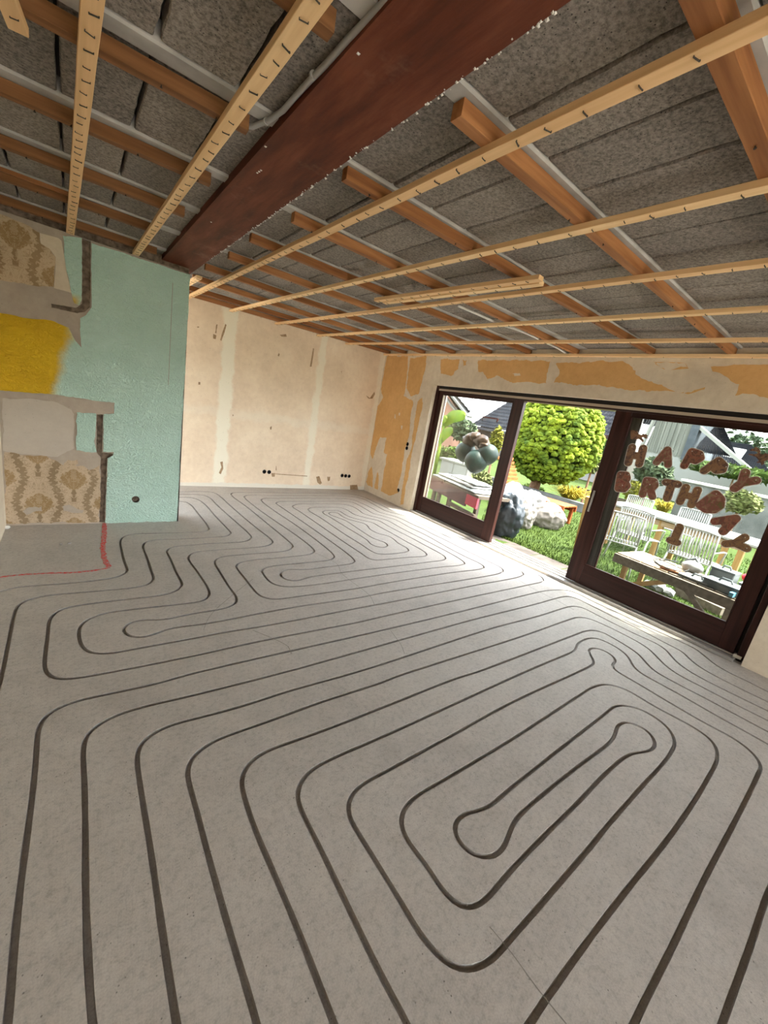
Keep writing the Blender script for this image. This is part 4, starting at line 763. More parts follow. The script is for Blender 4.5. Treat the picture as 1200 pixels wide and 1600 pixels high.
# ------------------------------------------------------------------ ground
vs, fs = [], []; nx, ny = 60, 60
for i in range(nx+1):
    for j in range(ny+1):
        x = 4.78+(16-4.78)*i/nx; y = -1.2+13.2*j/ny; vs.append((x, y, GZ-.012+.012*noise.noise(Vector((x*2, y*2, 0)))))
for i in range(nx):
    for j in range(ny): a_ = i*(ny+1)+j; fs.append((a_, a_+ny+1, a_+ny+2, a_+1))
lawn = mk('ground_lawn', vs, fs, m_lawn, None, True); tag(lawn, 'sunny green lawn outside the patio door', 'lawn', kind='structure')
far = G().box(16, 160, -120, 160, GZ-.4, GZ-.02).box(-60, 16, -90, -12, GZ-.4, GZ-.02).box(9.5, 16, -12, -1.2, GZ-.4, GZ-.02).box(-60, 16, 14, 160, GZ-.4, GZ-.02).build('ground_far', m_lawn); tag(far, 'ground beyond the lawn and behind the house', 'ground', kind='structure')
m_bounce = M('bounce_paving', (.50, .47, .42), (.60, .57, .52), 3, .9)
ter = G().box(-14, 4.78, -12, YB-.3, GZ-.3, GZ+.05).box(4.78, 9.5, -12, -1.2, GZ-.3, GZ+.04).box(-14, XN-.3, YB-.3, YF+.4, GZ-.3, GZ+.05).box(-14, 3.5, YF+.4, 14, GZ-.3, GZ+.05).build('bounce_ground', m_bounce); tag(ter, 'unseen pale paving added around the house to bounce daylight indoors', 'terrace', kind='structure')  # out-of-view pale ground, added to throw light onto ceiling and walls
random.seed(9); vs, fs = [], []
while len(vs) < 3*26000:
    x = 5.58+random.random()**1.5*5.5; y = .2+random.random()*(x*.72); 
    a_ = random.random()*6.283; hgt = random.uniform(.018, .045); w_ = random.uniform(.003, .006)*(.7+x*.08); dx, dy = math.cos(a_)*w_, math.sin(a_)*w_; k = len(vs)
    vs += [(x-dx, y-dy, GZ-.012), (x+dx, y+dy, GZ-.012), (x+random.gauss(0, .015), y+random.gauss(0, .015), GZ+hgt)]; fs.append((k, k+1, k+2))
tag(mk('grass', vs, fs, m_blade), 'short green grass blades covering the lawn', 'grass', kind='stuff')
pav = G().box(4.78, 5.60, -1.2, 7, GZ-.15, GZ-.03).build('terrace_paving', m_stone); tag(pav, 'strip of brown stone paving along the patio door', 'paving', kind='structure')
for k in range(16):
    y = -1.0+k*.5; G().box(4.80+.01*random.random(), 5.585, y+.006, y+.494, GZ-.04, GZ-.012+.006*random.random()).build('paving_slab', m_stone, pav, bevel=.004)
# ------------------------------------------------------------------ plants
def clump_mesh(c, rx, ry, rz, n, s0, s1, seed, squash=1.0, surf=True, prof=None):
    random.seed(seed); bm = bmesh.new(); bmesh.ops.create_icosphere(bm, subdivisions=1, radius=1); base = [v.co.copy() for v in bm.verts]; bf = [tuple(v.index for v in f.verts) for f in bm.faces]; bm.free()
    vs, fs = [], []
    for k in range(n):
        z = random.uniform(-1, 1); a_ = random.random()*6.283; r_ = math.sqrt(1-z*z); rad = (random.random()**.25 if not surf else random.uniform(.90, 1.03))
        w_ = prof(z) if prof else 1.0
        d = Vector((r_*math.cos(a_)*w_, r_*math.sin(a_)*w_, z)); rad *= 1+.07*noise.noise(d*2.7+Vector((seed, 0, 0)))
        p = Vector((c[0]+d.x*rx*rad, c[1]+d.y*ry*rad, c[2]+d.z*rz*rad)); s_ = random.uniform(s0, s1); k0 = len(vs)
        for b_ in base:
            j_ = 1+random.uniform(-.35, .35); vs.append((p.x+b_.x*s_*j_, p.y+b_.y*s_*j_, p.z+b_.z*s_*j_*squash))
        fs += [tuple(i+k0 for i in f) for f in bf]
    return vs, fs
def leaf_mesh(c, rx, ry, rz, n, s0, s1, seed):
    random.seed(seed); vs, fs = [], []
    for k in range(n):
        d = Vector((random.gauss(0, 1), random.gauss(0, 1), random.gauss(0, 1))).normalized()*random.random()**.4
        d *= 1+.25*noise.noise(d*2.5+Vector((seed, 0, 0)))
        p = Vector((c[0]+d.x*rx, c[1]+d.y*ry, c[2]+d.z*rz)); a_ = Vector((random.gauss(0, 1), random.gauss(0, 1), random.gauss(0, .6))).normalized(); b_ = a_.orthogonal().normalized(); b_.rotate(Matrix.Rotation(random.random()*6.28, 3, a_)); s_ = random.uniform(s0, s1); k0 = len(vs)
        vs += [p-a_*s_, p+b_*s_*.45, p+a_*s_, p-b_*s_*.45]; fs.append((k0, k0+1, k0+2, k0+3))
    return vs, fs
tb = gp(831, 771); tdist = tb.length
tc_ = atx(863, 692, tb.x); tr_px = 65*((tc_-CAM).dot(_f))/FPX
tree = empty('conifer_tree', tb, 'dense ball-clipped green conifer in the open bay of the door', 'tree')
tree_top = atx(872, 612, tb.x).z; tree_bot = atx(850, 752, tb.x).z
cz = (tree_top+tree_bot)/2; rz_ = (tree_top-tree_bot)/2
vs, fs = clump_mesh((tc_.x, tc_.y-.05, cz), tr_px, tr_px*1.0, rz_, 4300, .045, .105, 4, .8, True, lambda z: 1.0 if z > -.2 else 1.06)
mk('foliage', vs, fs, m_con, tree)
m_con_shade = M('conifer_gap_shade', (.006, .014, .002), None, rough=.95)  # dark colour put in for the shade between the clumps
from_bm('shade_core', (lambda bm: (bmesh.ops.translate(bm, vec=(tc_.x, tc_.y-.05, cz), verts=bm.verts), bm)[1])(blob(tr_px*.90, tr_px*.90, rz_*.90, 4, .06, 3, 2)), m_con_shade, tree)
G().tube([tb+Vector((0, 0, -.1)), tb+Vector((0, -.05, .5)), Vector((tc_.x, tc_.y, cz-rz_*.6))], [.17, .14, .12], 10).build('trunk', m_trunk, tree, True)
def bush(name, px, py, X, rpx, hpx, mat, label, seed, n=900, leaf=.05, cat='bush', group='garden shrubs'):
    c = atx(px, py, X); k = (c-CAM).dot(_f)/FPX
    e = empty(name, (c.x, c.y, GZ), label, cat, group); vs, fs = leaf_mesh(c, rpx*k*.8, rpx*k, hpx*k, n, leaf*.6, leaf*1.2, seed); mk('foliage', vs, fs, mat, e)
    G().tube([(c.x, c.y, GZ), (c.x, c.y, c.z)], [.05, .02], 6).build('stem', m_trunk, e)
bush('leafy_bush', 722, 672, 12.5, 24, 17, m_bush2, 'grey-green leafy bush behind the balloons', 1, 1500, .10)
bush('leafy_bush', 775, 690, 12, 10, 22, m_bushy, 'yellow-green bush under the dark roof', 2, 700, .10)
bush('leafy_bush', 752, 752, 8.2, 18, 17, m_bushl, 'pale variegated bush below the balloons', 3, 1100, .06)
bush('leafy_bush', 830, 768, 12.2, 26, 10, m_bush, 'low dark green bush behind the conifer trunk', 4, 1000, .08)
bush('leafy_bush', 928, 722, 12, 10, 20, m_bushl, 'thin pale shrub to the right of the conifer', 5, 500, .08)
bush('leafy_bush', 1020, 738, 13, 26, 22, m_bush2, 'blue-green bush behind the letters R and T', 6, 1500, .11)
bush('leafy_bush', 990, 768, 11.8, 11, 16, m_bushy, 'bright yellow bush behind the letter B', 7, 700, .09)
bush('leafy_bush', 1158, 785, 11.5, 25, 18, m_bushl, 'pale round shrub in front of the grey garden wall', 8, 1300, .08)
bush('long_hedge', 1150, 738, 19, 70, 9, m_bush, 'long green hedge above the grey garden wall', 9, 2600, .16, 'hedge')
bush('leafy_bush', 705, 712, 9.0, 22, 14, m_bush, 'green bush beside the banana plant', 10, 900, .08)
bush('leafy_bush', 945, 700, 15, 8, 12, m_bush, 'dark green bush under the right end of the tiled roof', 11, 500, .10)
def grass_clump(name, px, py, n, hgt, spread, label, seed):
    c = gp(px, py); random.seed(seed); vs, fs = [], []
    for k in range(n):
        a_ = random.random()*6.283; r0 = random.random()*.10; L_ = hgt*random.uniform(.6, 1.1); out = random.uniform(.3, 1)*spread; wd = random.uniform(.010, .018)
        d = Vector((math.cos(a_), math.sin(a_), 0)); sd_ = Vector((-d.y, d.x, 0)); k0 = len(vs)
        for i in range(5):
            t_ = i/4; p = c+d*(r0+out*t_**1.4)+Vector((0, 0, L_*(t_-.42*t_**3*1.2))); w_ = wd*(1-t_*.85)
            vs += [p-sd_*w_, p+sd_*w_]
        fs += [(k0+2*i, k0+2*i+1, k0+2*i+3, k0+2*i+2) for i in range(4)]
    e = empty(name, c, label, 'ornamental grass', 'yellow grass clumps'); mk('blades', vs, fs, m_straw, e)
grass_clump('ornamental_grass', 886, 789, 420, .95, .85, 'arching yellow grass clump right of the conifer trunk', 1)
grass_clump('ornamental_grass', 1032, 806, 260, .85, .45, 'upright yellow grass behind the white table', 2)
bp = atx(682, 722, 8.2)
ban = empty('banana_plant', (bp.x, bp.y, GZ), 'banana plant with broad lime green leaves at the left pane edge', 'plant')
G().tube([(bp.x, bp.y, GZ), (bp.x, bp.y, atx(685, 664, 8.2).z)], [.05, .03], 10).build('stem', m_banana, ban, True)
for (p0, p1, p2, wd) in (((688,664),(704,650),(726,648),.17), ((683,690),(692,678),(706,670),.15), ((684,668),(684,658),(697,652),.13), ((684,690),(677,680),(672,668),.13)):
    q = catmull([atx(*p0, 8.2), atx(*p1, 8.15), atx(*p2, 8.0)], .06); n = len(q); vs, fs = [], []
    for i, p in enumerate(q):
        t_ = i/(n-1); w_ = wd*math.sin(math.pi*min(1, .08+t_*.92))**.6; d = (q[min(i+1, n-1)]-q[max(i-1, 0)]).normalized(); s_ = d.cross(Vector((1, 0, 0))).normalized()
        vs += [p-s_*w_+Vector((.05, 0, -.03)), p, p+s_*w_+Vector((.05, 0, -.03))]
    fs = [(3*i+j, 3*i+j+1, 3*i+j+4, 3*i+j+3) for i in range(n-1) for j in range(2)]
    mk('banana_leaf', vs, fs, m_banana, ban, True)
# ------------------------------------------------------------------ bags in the open bay
def bag(px, py, rx, ry, rz, mat, label, seed, rot=0.0, knot=True, amp=.16, lift=0.0):
    c = gp(px, py); e = empty('waste_bag', c, label, 'bag', 'filled waste bags on the lawn')
    bm = blob(rx, ry, rz, 5, amp, 1.6, seed, -rz*.75)
    for v in bm.verts:
        q = v.co; a_ = math.atan2(q.y, q.x); k = max(0, q.z/rz)
        f = 1+.05*math.sin(a_*9+seed+q.z*6)*k+.045*noise.noise(Vector((q.x*9+seed, q.y*9, q.z*14)))
        n1 = abs(noise.noise(Vector((q.x*7+seed, q.y*7, q.z*3.5)))); n2 = abs(noise.noise(Vector((q.x*15+seed, q.y*15, q.z*8+3)))); f += .13*(.25-n1)+.06*(.25-n2)
        v.co = Vector((q.x*f, q.y*f, q.z*(1+.04*f))); v.co.rotate(Matrix.Rotation(rot, 3, 'Z')); v.co += c+Vector((0, 0, rz*.75+lift))
    from_bm('bag_body', bm, mat, e, True)
    if knot:
        t_ = c+Vector((0, 0, rz*1.62+lift)); g = G().tube([t_+Vector((0, 0, -.06)), t_, t_+Vector((.02, -.02, .05))], [.06, .022, .05], 9); g.build('bag_knot', mat, e, True)
bag(787, 836, .20, .25, .40, m_bagd, 'full dark grey plastic bag by the door post', 3, .3, amp=.22)
bag(795, 803, .28, .36, .36, m_bagw, 'large white plastic bag behind the dark one', 5, .8, amp=.22)
bag(828, 806, .26, .30, .30, m_bagw, 'lumpy white bag in the middle of the heap', 7, .2, amp=.25)
bag(812, 822, .20, .24, .26, m_bagb, 'creased grey-white bag next to the dark bag', 8, .1, amp=.28)
bag(851, 822, .27, .33, .27, m_bagb, 'cream carrier bag standing alone on the grass', 9, .4, False, .12)
# ------------------------------------------------------------------ orange garden lounger
lg = gp(842, 796)
e = empty('wooden_lounger', lg, 'orange wooden garden lounger with slatted back behind the bags', 'lounger')
A = atz(800, 764, .28); B = atz(893, 792, .28); d = (B-A).normalized(); s_ = d.cross(Vector((0, 0, 1))).normalized()
for k in range(5):
    o = G().bar(A+s_*(k*.115-.2), B+s_*(k*.115-.2), .10, .025).build('seat_slat', m_orange, e)
G().bar(A-s_*.25+Vector((0, 0, -.07)), B-s_*.25+Vector((0, 0, -.07)), .03, .11).build('side_rail', m_orange, e); G().bar(A+s_*.30+Vector((0, 0, -.07)), B+s_*.30+Vector((0, 0, -.07)), .03, .11).build('side_rail', m_orange, e)
for t_ in (.12, .62, .95):
    for w_ in (-.22, .27):
        p = A.lerp(B, t_)+s_*w_; G().bar((p.x, p.y, GZ), (p.x, p.y, .22), .06, .06).build('leg', m_orange, e)
C0, C1 = atz(804, 764, .30), None
for k in range(8):
    p = A+Vector((0, 0, .06))-d*(.05*k)+Vector((0, 0, .085*k)); G().bar(p-s_*.28, p+s_*.33, .02, .065).build('back_slat', m_orange, e)
# ------------------------------------------------------------------ timber post leaning by the sliding panel
a_, b_ = gp(899, 858), atx(919, 776, 6.4)
tag(G().bar(gp(899, 858), b_, .055, .055).build('timber_post', m_tim), 'yellow timber post standing at the edge of the right panel', 'post')
# ------------------------------------------------------------------ white table and chairs
TZ = .62
P0, P1 = atz(940, 783, TZ), atz(1185, 856, TZ); d = (P1-P0).normalized(); s_ = Vector((-d.y, d.x, 0)); s_ = s_ if s_.x > 0 else -s_
tb_ = empty('garden_table', ((P0.x+P1.x)/2, (P0.y+P1.y)/2, GZ), 'long white garden table behind the slatted chairs', 'table')
for k in range(5): G().bar(P0+s_*(.09+k*.17), P1+s_*(.09+k*.17), .16, .035).build('tabletop_plank', m_wtop, tb_, bevel=.004)
G().bar(P0+s_*.08+Vector((0, 0, -.08))+d*.2, P1+s_*.08+Vector((0, 0, -.08))-d*.2, .03, .09).build('apron', m_plank, tb_); G().bar(P0+s_*.78+Vector((0, 0, -.08)), P1+s_*.78+Vector((0, 0, -.08)), .03, .09).build('apron', m_plank, tb_)
for t_ in (.10, .45, .84, .92):
    for w_ in (.10, .76):
        p = P0.lerp(P1, t_)+s_*w_; G().bar((p.x, p.y, GZ), (p.x, p.y, TZ-.03), .07, .07).build('leg', m_tim, tb_)
LOCAL = True
def make_chair():
    e = bpy.data.objects.new('garden_chair', None); COL.objects.link(e); W = .50
    for sx_ in (-1, 1):
        G().tube([(-.20, sx_*W/2, .86), (-.16, sx_*W/2, .47), (.18, sx_*W/2, .44), (.24, sx_*W/2, 0)], .012, 7).build('side_frame', m_whitef, e, True)
        G().tube([(-.15, sx_*W/2, .46), (-.26, sx_*(W/2+.02), 0)], .012, 7).build('leg', m_whitef, e, True)
        G().tube([(-.17, sx_*W/2, .62), (.05, sx_*(W/2+.03), .64), (.20, sx_*(W/2+.02), .62), (.19, sx_*W/2, .44)], .011, 7).build('armrest', m_whitef, e, True)
    G().tube([(-.20, -W/2, .86), (-.205, -W/4, .875), (-.205, W/4, .875), (-.20, W/2, .86)], .012, 7).build('top_rail', m_whitef, e, True)
    G().tube([(-.16, -W/2, .45), (-.16, W/2, .45)], .011, 7).build('rear_rail', m_whitef, e, True); G().tube([(.19, -W/2, .44), (.19, W/2, .44)], .011, 7).build('front_rail', m_whitef, e, True)
    for k in range(13):
        y = -W/2+.035+k*(W-.07)/12; g = G().tube([(-.203, y, .87), (-.18, y, .62), (-.155, y, .47), (-.11, y, .435), (.19, y, .445)], .0085, 6); g.build('slat', m_whitef, e, True)
    return e
CH = make_chair(); LOCAL = False
def clone(o, par=None):
    c = o.copy(); COL.objects.link(c)
    if par is not None: c.parent = par
    for ch in list(o.children): clone(ch, c)
    return c
ang = math.atan2(s_.y, s_.x)
for i, (px, py, rz, lb) in enumerate([(998, 797, ang, 'white slatted garden chair, left of the two facing the long table'), (1090, 827, ang+.05, 'white slatted garden chair, right of the two facing the long table'),
        (1000, 785, ang+math.pi, 'white garden chair behind the left half of the table'), (1085, 806, ang+math.pi, 'white garden chair behind the right half of the table'), (974, 814, ang+.5, 'white garden chair at the left table end beside the stile')]):
    o = CH if i == 0 else clone(CH)
    top = GZ+.87; p = atz(px, py, top-(.0 if i < 2 else .10)); fw = Vector((math.cos(rz), math.sin(rz), 0)); p = p+fw*.2
    o.location = (p.x, p.y, GZ); o.rotation_euler = (0, 0, rz); tag(o, lb, 'chair', 'white slatted chairs around the garden table')
# ------------------------------------------------------------------ workbench with tools
WZ = .40
Q0, Q1 = atz(962, 864, WZ), atz(1168, 946, WZ); d = (Q1-Q0).normalized(); s_ = Vector((-d.y, d.x, 0)); s_ = s_ if s_.x > 0 else -s_
wbn = empty('workbench', ((Q0.x+Q1.x)/2, (Q0.y+Q1.y)/2, GZ), 'low wooden workbench covered with tools behind the right pane', 'workbench')
L_ = (Q1-Q0).length; npl = 9
for k in range(npl):
    a_ = Q0+d*(L_*(k+.06)/npl); b_ = Q0+d*(L_*(k+.94)/npl); m_ = (a_+b_)/2
    G().bar(m_+s_*.02, m_+s_*.56, (b_-a_).length, .022).build('top_plank', m_plank if k < 4 else m_oldw, wbn)
G().bar(Q0+Vector((0, 0, -.05)), Q1+Vector((0, 0, -.05)), .045, .10).build('front_beam', m_oldw, wbn); G().bar(Q0+s_*.54+Vector((0, 0, -.05)), Q1+s_*.54+Vector((0, 0, -.05)), .045, .08).build('rear_beam', m_oldw, wbn)
for t_ in (.10, .90):
    for w_ in (.06, .50):
        p = Q0.lerp(Q1, t_)+s_*w_; G().bar((p.x, p.y, GZ-.02), (p.x, p.y, WZ-.05), .05, .05).build('leg', m_tim if t_ < .5 else m_oldw, wbn)
p0 = Q0.lerp(Q1, .62)+Vector((0, 0, -.08)); G().bar(p0, Q0.lerp(Q1, 1.0)-Vector((.02, 0, WZ-GZ-.03)), .03, .05).build('brace', m_oldw, wbn); G().bar(Q0.lerp(Q1, .48)+Vector((0, 0, -.08)), Q0.lerp(Q1, .13)+Vector((0, 0, -.34)), .03, .05).build('brace', m_tim, wbn)
def on(t_, w_, dz=0.0): return Q0.lerp(Q1, t_)+s_*w_+Vector((0, 0, .012+dz))
def tool(name, label, cat): p = on(0, 0); return lambda loc: empty(name, loc, label, cat)
p = on(.40, .22); e = empty('cable_coil', p, 'thin black cable coil lying on the workbench', 'cable')
for k in range(3):
    G().tube([p+Vector((math.cos(a*.52)*(.15+.02*k), math.sin(a*.52)*(.19-.02*k), .012+.012*k+.035*max(0, math.sin(a*.52+k)))) for a in range(13)], .005, 6).build('cable_loop', m_cable, e, True)
p = on(.44, .12); e = empty('copper_pipe_bundle', p, 'bundle of short copper-coloured pieces beside the cable coil', 'bundle')
for k in range(4): G().tube([p+Vector((.03*k-.04, -.10, .018)), p+Vector((.03*k-.05, .10, .02))], .017, 8).build('pipe', m_cop, e, True)
p = on(.50, .36); e = empty('grey_router', p, 'grey power tool behind the copper pieces', 'tool')
from_bm('tool_body', (lambda bm: (bmesh.ops.translate(bm, vec=p+Vector((0, 0, .07)), verts=bm.verts), bm)[1])(blob(.09, .10, .07, 3, .15, 2, 4)), m_whitef, e, True); G().tube([p+Vector((0, -.07, .10)), p+Vector((.02, .0, .17)), p+Vector((0, .08, .11))], .016, 8).build('handle', m_gt, e, True)
def crate(name, t_, w_, lx, ly, lz, mat, label, lid=None, dz=0.0):
    p = on(t_, w_, dz); e = empty(name, p, label, 'toolbox'); an = math.atan2(d.y, d.x)
    G().bar(p+Vector((0, 0, lz/2))-d*lx/2, p+Vector((0, 0, lz/2))+d*lx/2, ly, lz).build('box_body', mat, e, bevel=.008); G().bar(p+Vector((0, 0, lz+.008))-d*lx*.52, p+Vector((0, 0, lz+.008))+d*lx*.52, ly*1.04, .016).build('box_lid', lid or mat, e)
    G().tube([p+Vector((0, 0, lz+.012))-d*lx*.2, p+Vector((0, 0, lz+.05))-d*lx*.12, p+Vector((0, 0, lz+.05))+d*lx*.12, p+Vector((0, 0, lz+.012))+d*lx*.2], .009, 6).build('handle', m_gt, e)
crate('power_tool_case', .73, .34, .20, .16, .16, m_gt, 'tall grey tool case on the workbench')
crate('power_tool_case', .80, .15, .30, .20, .07, m_gt, 'flat dark tool case on the right half of the workbench', m_gt)
crate('power_tool_case', .93, .38, .22, .18, .09, m_gt, 'dark tool case at the right end of the workbench')
crate('sheet_stack', .62, .14, .26, .20, .012, m_gwall, 'flat grey sheet lying on the workbench', m_gwall)
p = on(.93, .10); e = empty('blue_drill', p, 'light blue drill lying at the right end of the workbench', 'drill')
G().tube([p+Vector((0, .10, .04)), p+Vector((0, -.02, .045)), p+Vector((0, -.09, .045))], [.035, .04, .022], 10).build('drill_body', m_blue, e, True); G().bar(p+Vector((0, .05, .03)), p+Vector((-.12, .06, .03)), .035, .04).build('grip', m_blue, e)
p = on(.83, .58, .12); e = empty('red_hand_tool', p, 'red-headed garden tool propped behind the workbench', 'tool')
from_bm('tool_head', (lambda bm: (bmesh.ops.translate(bm, vec=p, verts=bm.verts), bm)[1])(blob(.05, .06, .045, 3, .1, 2, 6)), m_redp, e, True); G().tube([p, p+d*.22+Vector((0, 0, -.10))], .017, 8).build('shaft', m_gp, e)
for px, py, s__, lb in ((1012, 917, .07, 'left'), (1028, 924, .09, 'middle'), (1042, 930, .08, 'right')):
    q = gp(px, py); tag(from_bm('rubble_stone', (lambda bm: (bmesh.ops.translate(bm, vec=q+Vector((0, 0, s__*.6)), verts=bm.verts), bm)[1])(blob(s__, s__, s__*.7, 2, .3, 2, px)), m_gwall, None), lb+' one of three grey rubble lumps under the workbench', 'stone', 'rubble lumps under the workbench')
q0, q1 = gp(1058, 928), gp(1130, 962); tag(G().bar(q0+Vector((0, 0, .05)), q1+Vector((0, 0, .05)), .16, .10).build('timber_offcut', m_oldw), 'dark timber offcut on the grass under the workbench', 'timber')
# ------------------------------------------------------------------ covered table in the left pane
TZ2 = .52
T0, T1 = atz(676, 742, TZ2), atz(749, 775, TZ2); d = (T1-T0).normalized(); s_ = Vector((-d.y, d.x, 0)); s_ = s_ if s_.x > 0 else -s_
ct = empty('covered_table', ((T0.x+T1.x)/2, (T0.y+T1.y)/2, GZ), 'low dark garden table outside the left pane', 'table')
G().bar(T0+s_*.3+Vector((0, 0, -.03)), T1+s_*.3+Vector((0, 0, -.03)), .62, .05).build('tabletop', m_oldw, ct); G().bar(T0+Vector((0, 0, -.15)), T0.lerp(T1, .80)+Vector((0, 0, -.15)), .03, .22).build('front_board', m_maroon, ct); G().bar(T0.lerp(T1, .80)+Vector((0, 0, -.13)), T1+Vector((0, 0, -.13)), .034, .17).build('front_board', m_pink, ct)
for t_ in (.06, .18, .42, .95):
    p = T0.lerp(T1, t_)+s_*.06; G().bar((p.x, p.y, GZ), (p.x, p.y, TZ2-.05), .06, .06).build('leg', m_oldw, ct)
G().bar(T0.lerp(T1, .5)+Vector((0, 0, -.34)), T1+Vector((0, 0, -.34)), .04, .06).build('stretcher', m_oldw, ct)
for k, (t0, t1, wd, th, lb) in enumerate([(.0, .92, .6, .045, 'lowest folded grey tarpaulin on the covered table'), (.06, .80, .5, .04, 'middle folded grey tarpaulin on the covered table'), (.25, .78, .36, .035, 'topmost folded grey tarpaulin on the covered table')]):
    a_, b_ = T0.lerp(T1, t0)+s_*.3, T0.lerp(T1, t1)+s_*.3; n = 14; z0 = sum((.05, .045, .04)[:k]); vs, fs = [], []
    for i in range(n+1):
        for j in range(9):
            u, v_ = i/n, j/8; p = a_.lerp(b_, u)+s_*(v_-.5)*wd
            for top in (0, 1): vs.append((p.x, p.y, TZ2+z0+(th if top else .0)*(1-.6*max(abs(u-.5)*2, abs(v_-.5)*2)**8)+.012*noise.noise(Vector((u*6+k, v_*5, top)))+(.004 if not top else 0)))
    def ix(i, j, t): return (i*9+j)*2+t
    for i in range(n):
        for j in range(8): fs += [(ix(i,j,1),ix(i+1,j,1),ix(i+1,j+1,1),ix(i,j+1,1)), (ix(i,j,0),ix(i,j+1,0),ix(i+1,j+1,0),ix(i+1,j,0))]
    for i in range(n): fs += [(ix(i,0,0),ix(i+1,0,0),ix(i+1,0,1),ix(i,0,1)), (ix(i,8,1),ix(i+1,8,1),ix(i+1,8,0),ix(i,8,0))]
    for j in range(8): fs += [(ix(0,j,1),ix(0,j+1,1),ix(0,j+1,0),ix(0,j,0)), (ix(n,j,0),ix(n,j+1,0),ix(n,j+1,1),ix(n,j,1))]
    tag(mk('folded_tarpaulin', vs, fs, m_tarp if k != 1 else m_bagw, None, True), lb, 'tarpaulin', 'folded tarpaulins on the covered table')
# white cupboard behind
c0, c1 = atx(690, 720, 8.0), atx(728, 745, 8.0)
cb = empty('garden_cupboard', (8.2, (c0.y+c1.y)/2, GZ), 'white garden cupboard behind the covered table', 'cupboard')
ya, yb_ = min(c0.y, c1.y), max(c0.y, c1.y); zt = atx(705, 721, 8.0).z
G().box(8.0, 8.45, ya, yb_, GZ, zt).build('cupboard_body', m_wht, cb); G().box(7.95, 8.5, ya-.05, yb_+.05, zt, zt+.04).build('cupboard_top', m_verge, cb)
for k in range(2):
    y0_ = ya+.02+k*(yb_-ya)/2; o = G().box(7.985, 8.0, y0_, y0_+(yb_-ya)/2-.04, GZ+.05, zt-.03).build('cupboard_door', m_wht, cb, bevel=.004); G().box(7.97, 7.985, y0_+.05, y0_+.07, .1, .25).build('knob', m_gt, o)
# ------------------------------------------------------------------ balloon bunch
bx_ = 5.25
bc = atx(745, 705, bx_); kpx = (bc-CAM).dot(_f)/FPX
bal = empty('balloon_bunch', (bc.x, bc.y, atx(733, 745, bx_).z), 'bunch of dark green balloons topped by a brown foil figure', 'balloons')
for px, py, r_, dx in ((727, 706, 16.5, .02), (744, 721, 18, -.06), (762, 710, 16, .04)):
    c = atx(px, py, bx_+dx); rr = r_*kpx; bm = bmesh.new(); bmesh.ops.create_uvsphere(bm, u_segments=24, v_segments=16, radius=1)
    for v in bm.verts:
        z = v.co.z; k = 1-.22*max(0, -z)**2; v.co = Vector((v.co.x*rr*k, v.co.y*rr*k, z*rr*(1.06 if z < 0 else 1.0)))+c
    o = from_bm('balloon', bm, m_balg, bal, True); G().tube([c+Vector((0, 0, -rr*1.04)), c+Vector((0, 0, -rr*1.16))], [.006, .014], 8).build('balloon_knot', m_balg, o)
for px, py, rx, rz_, sd_ in ((734, 688, 13, 11, 1), (752, 690, 15, 10, 2), (743, 683, 10, 8, 3), (757, 697, 10, 7, 4)):
    c = atx(px, py, bx_); bm = blob(.10, rx*kpx, rz_*kpx, 3, .22, 2.2, sd_); bmesh.ops.translate(bm, vec=c, verts=bm.verts); from_bm('foil_figure', bm, m_balb, bal, True)
G().tube(catmull([atx(744, 738, bx_), atx(741, 744, bx_), atx(737, 752, bx_), T0.lerp(T1, .6)+s_*.2+Vector((0, 0, .14))], .05), .004, 6).build('string', m_cable, bal)
# ------------------------------------------------------------------ neighbouring houses
def tiles(name, p00, p10, p01, p11, nu, nv, amp, par, mat=None):
    """tiled slope: p00->p10 along the eave, p01/p11 along the ridge"""
    n = (p10-p00).cross(p01-p00).normalized(); n = n if n.z > 0 else -n; vs, fs = [], []; U, V = nu*4, nv*3
    for j in range(V+1):
        for i in range(U+1):
            u, v_ = i/U, j/V; p = (p00*(1-u)+p10*u)*(1-v_)+(p01*(1-u)+p11*u)*v_
            vs.append(tuple(p+n*(amp*math.sin(u*nu*6.283)+amp*1.3*(1-(v_*nv) % 1.0))))
    fs = [(j*(U+1)+i, j*(U+1)+i+1, (j+1)*(U+1)+i+1, (j+1)*(U+1)+i) for j in range(V) for i in range(U)]
    o = mk(name, vs, fs, mat or m_tile, par); o['kind'] = 'stuff'; return o
def V3(px, py, X): return atx(px, py, X)
# house with the long dark roof
XA = 20.0
E0, E1 = V3(738, 656, XA), V3(968, 692, XA); E0.z = E1.z = (E0.z+E1.z)/2-.35
ha = empty('tiled_house', ((E0.x+3), (E0.y+E1.y)/2, GZ), 'house with a long dark tiled roof behind the conifer', 'house')
up = Vector((4.2, 0, 3.6)); tiles('roof_tiles', E0, E1, E0+up+Vector((0, -1.6, 0)), E1+up, 52, 17, .035, ha)
G().box(XA+.5, XA+6, E1.y, E0.y-.2, GZ-.1, E0.z-.05).build('house_wall', m_wht, ha); G().bar(E0+Vector((-.06, 0, -.10)), E1+Vector((-.06, 0, -.10)), .12, .16).build('gutter', m_bluegrey, ha)
for k in range(4):
    y = E0.y-1.0-k*2.2; f = G().box(XA+.42, XA+.5, y-.6, y+.6, .9, 2.2).build('window', m_frame, ha); G().box(XA+.40, XA+.42, y-.52, y+.52, .98, 2.12).build('pane', m_bluegrey, f)
ap = atx(735, 637, XA+3); G().bar((ap.x, ap.y, E0.z+.6), (ap.x, ap.y, ap.z+1.0), .05, .05).bar((ap.x, ap.y-.5, ap.z+.9), (ap.x, ap.y+.5, ap.z+.9), .03, .03).bar((ap.x, ap.y-.35, ap.z+.7), (ap.x, ap.y+.35, ap.z+.7), .03, .03).build('aerial', m_gt, ha)
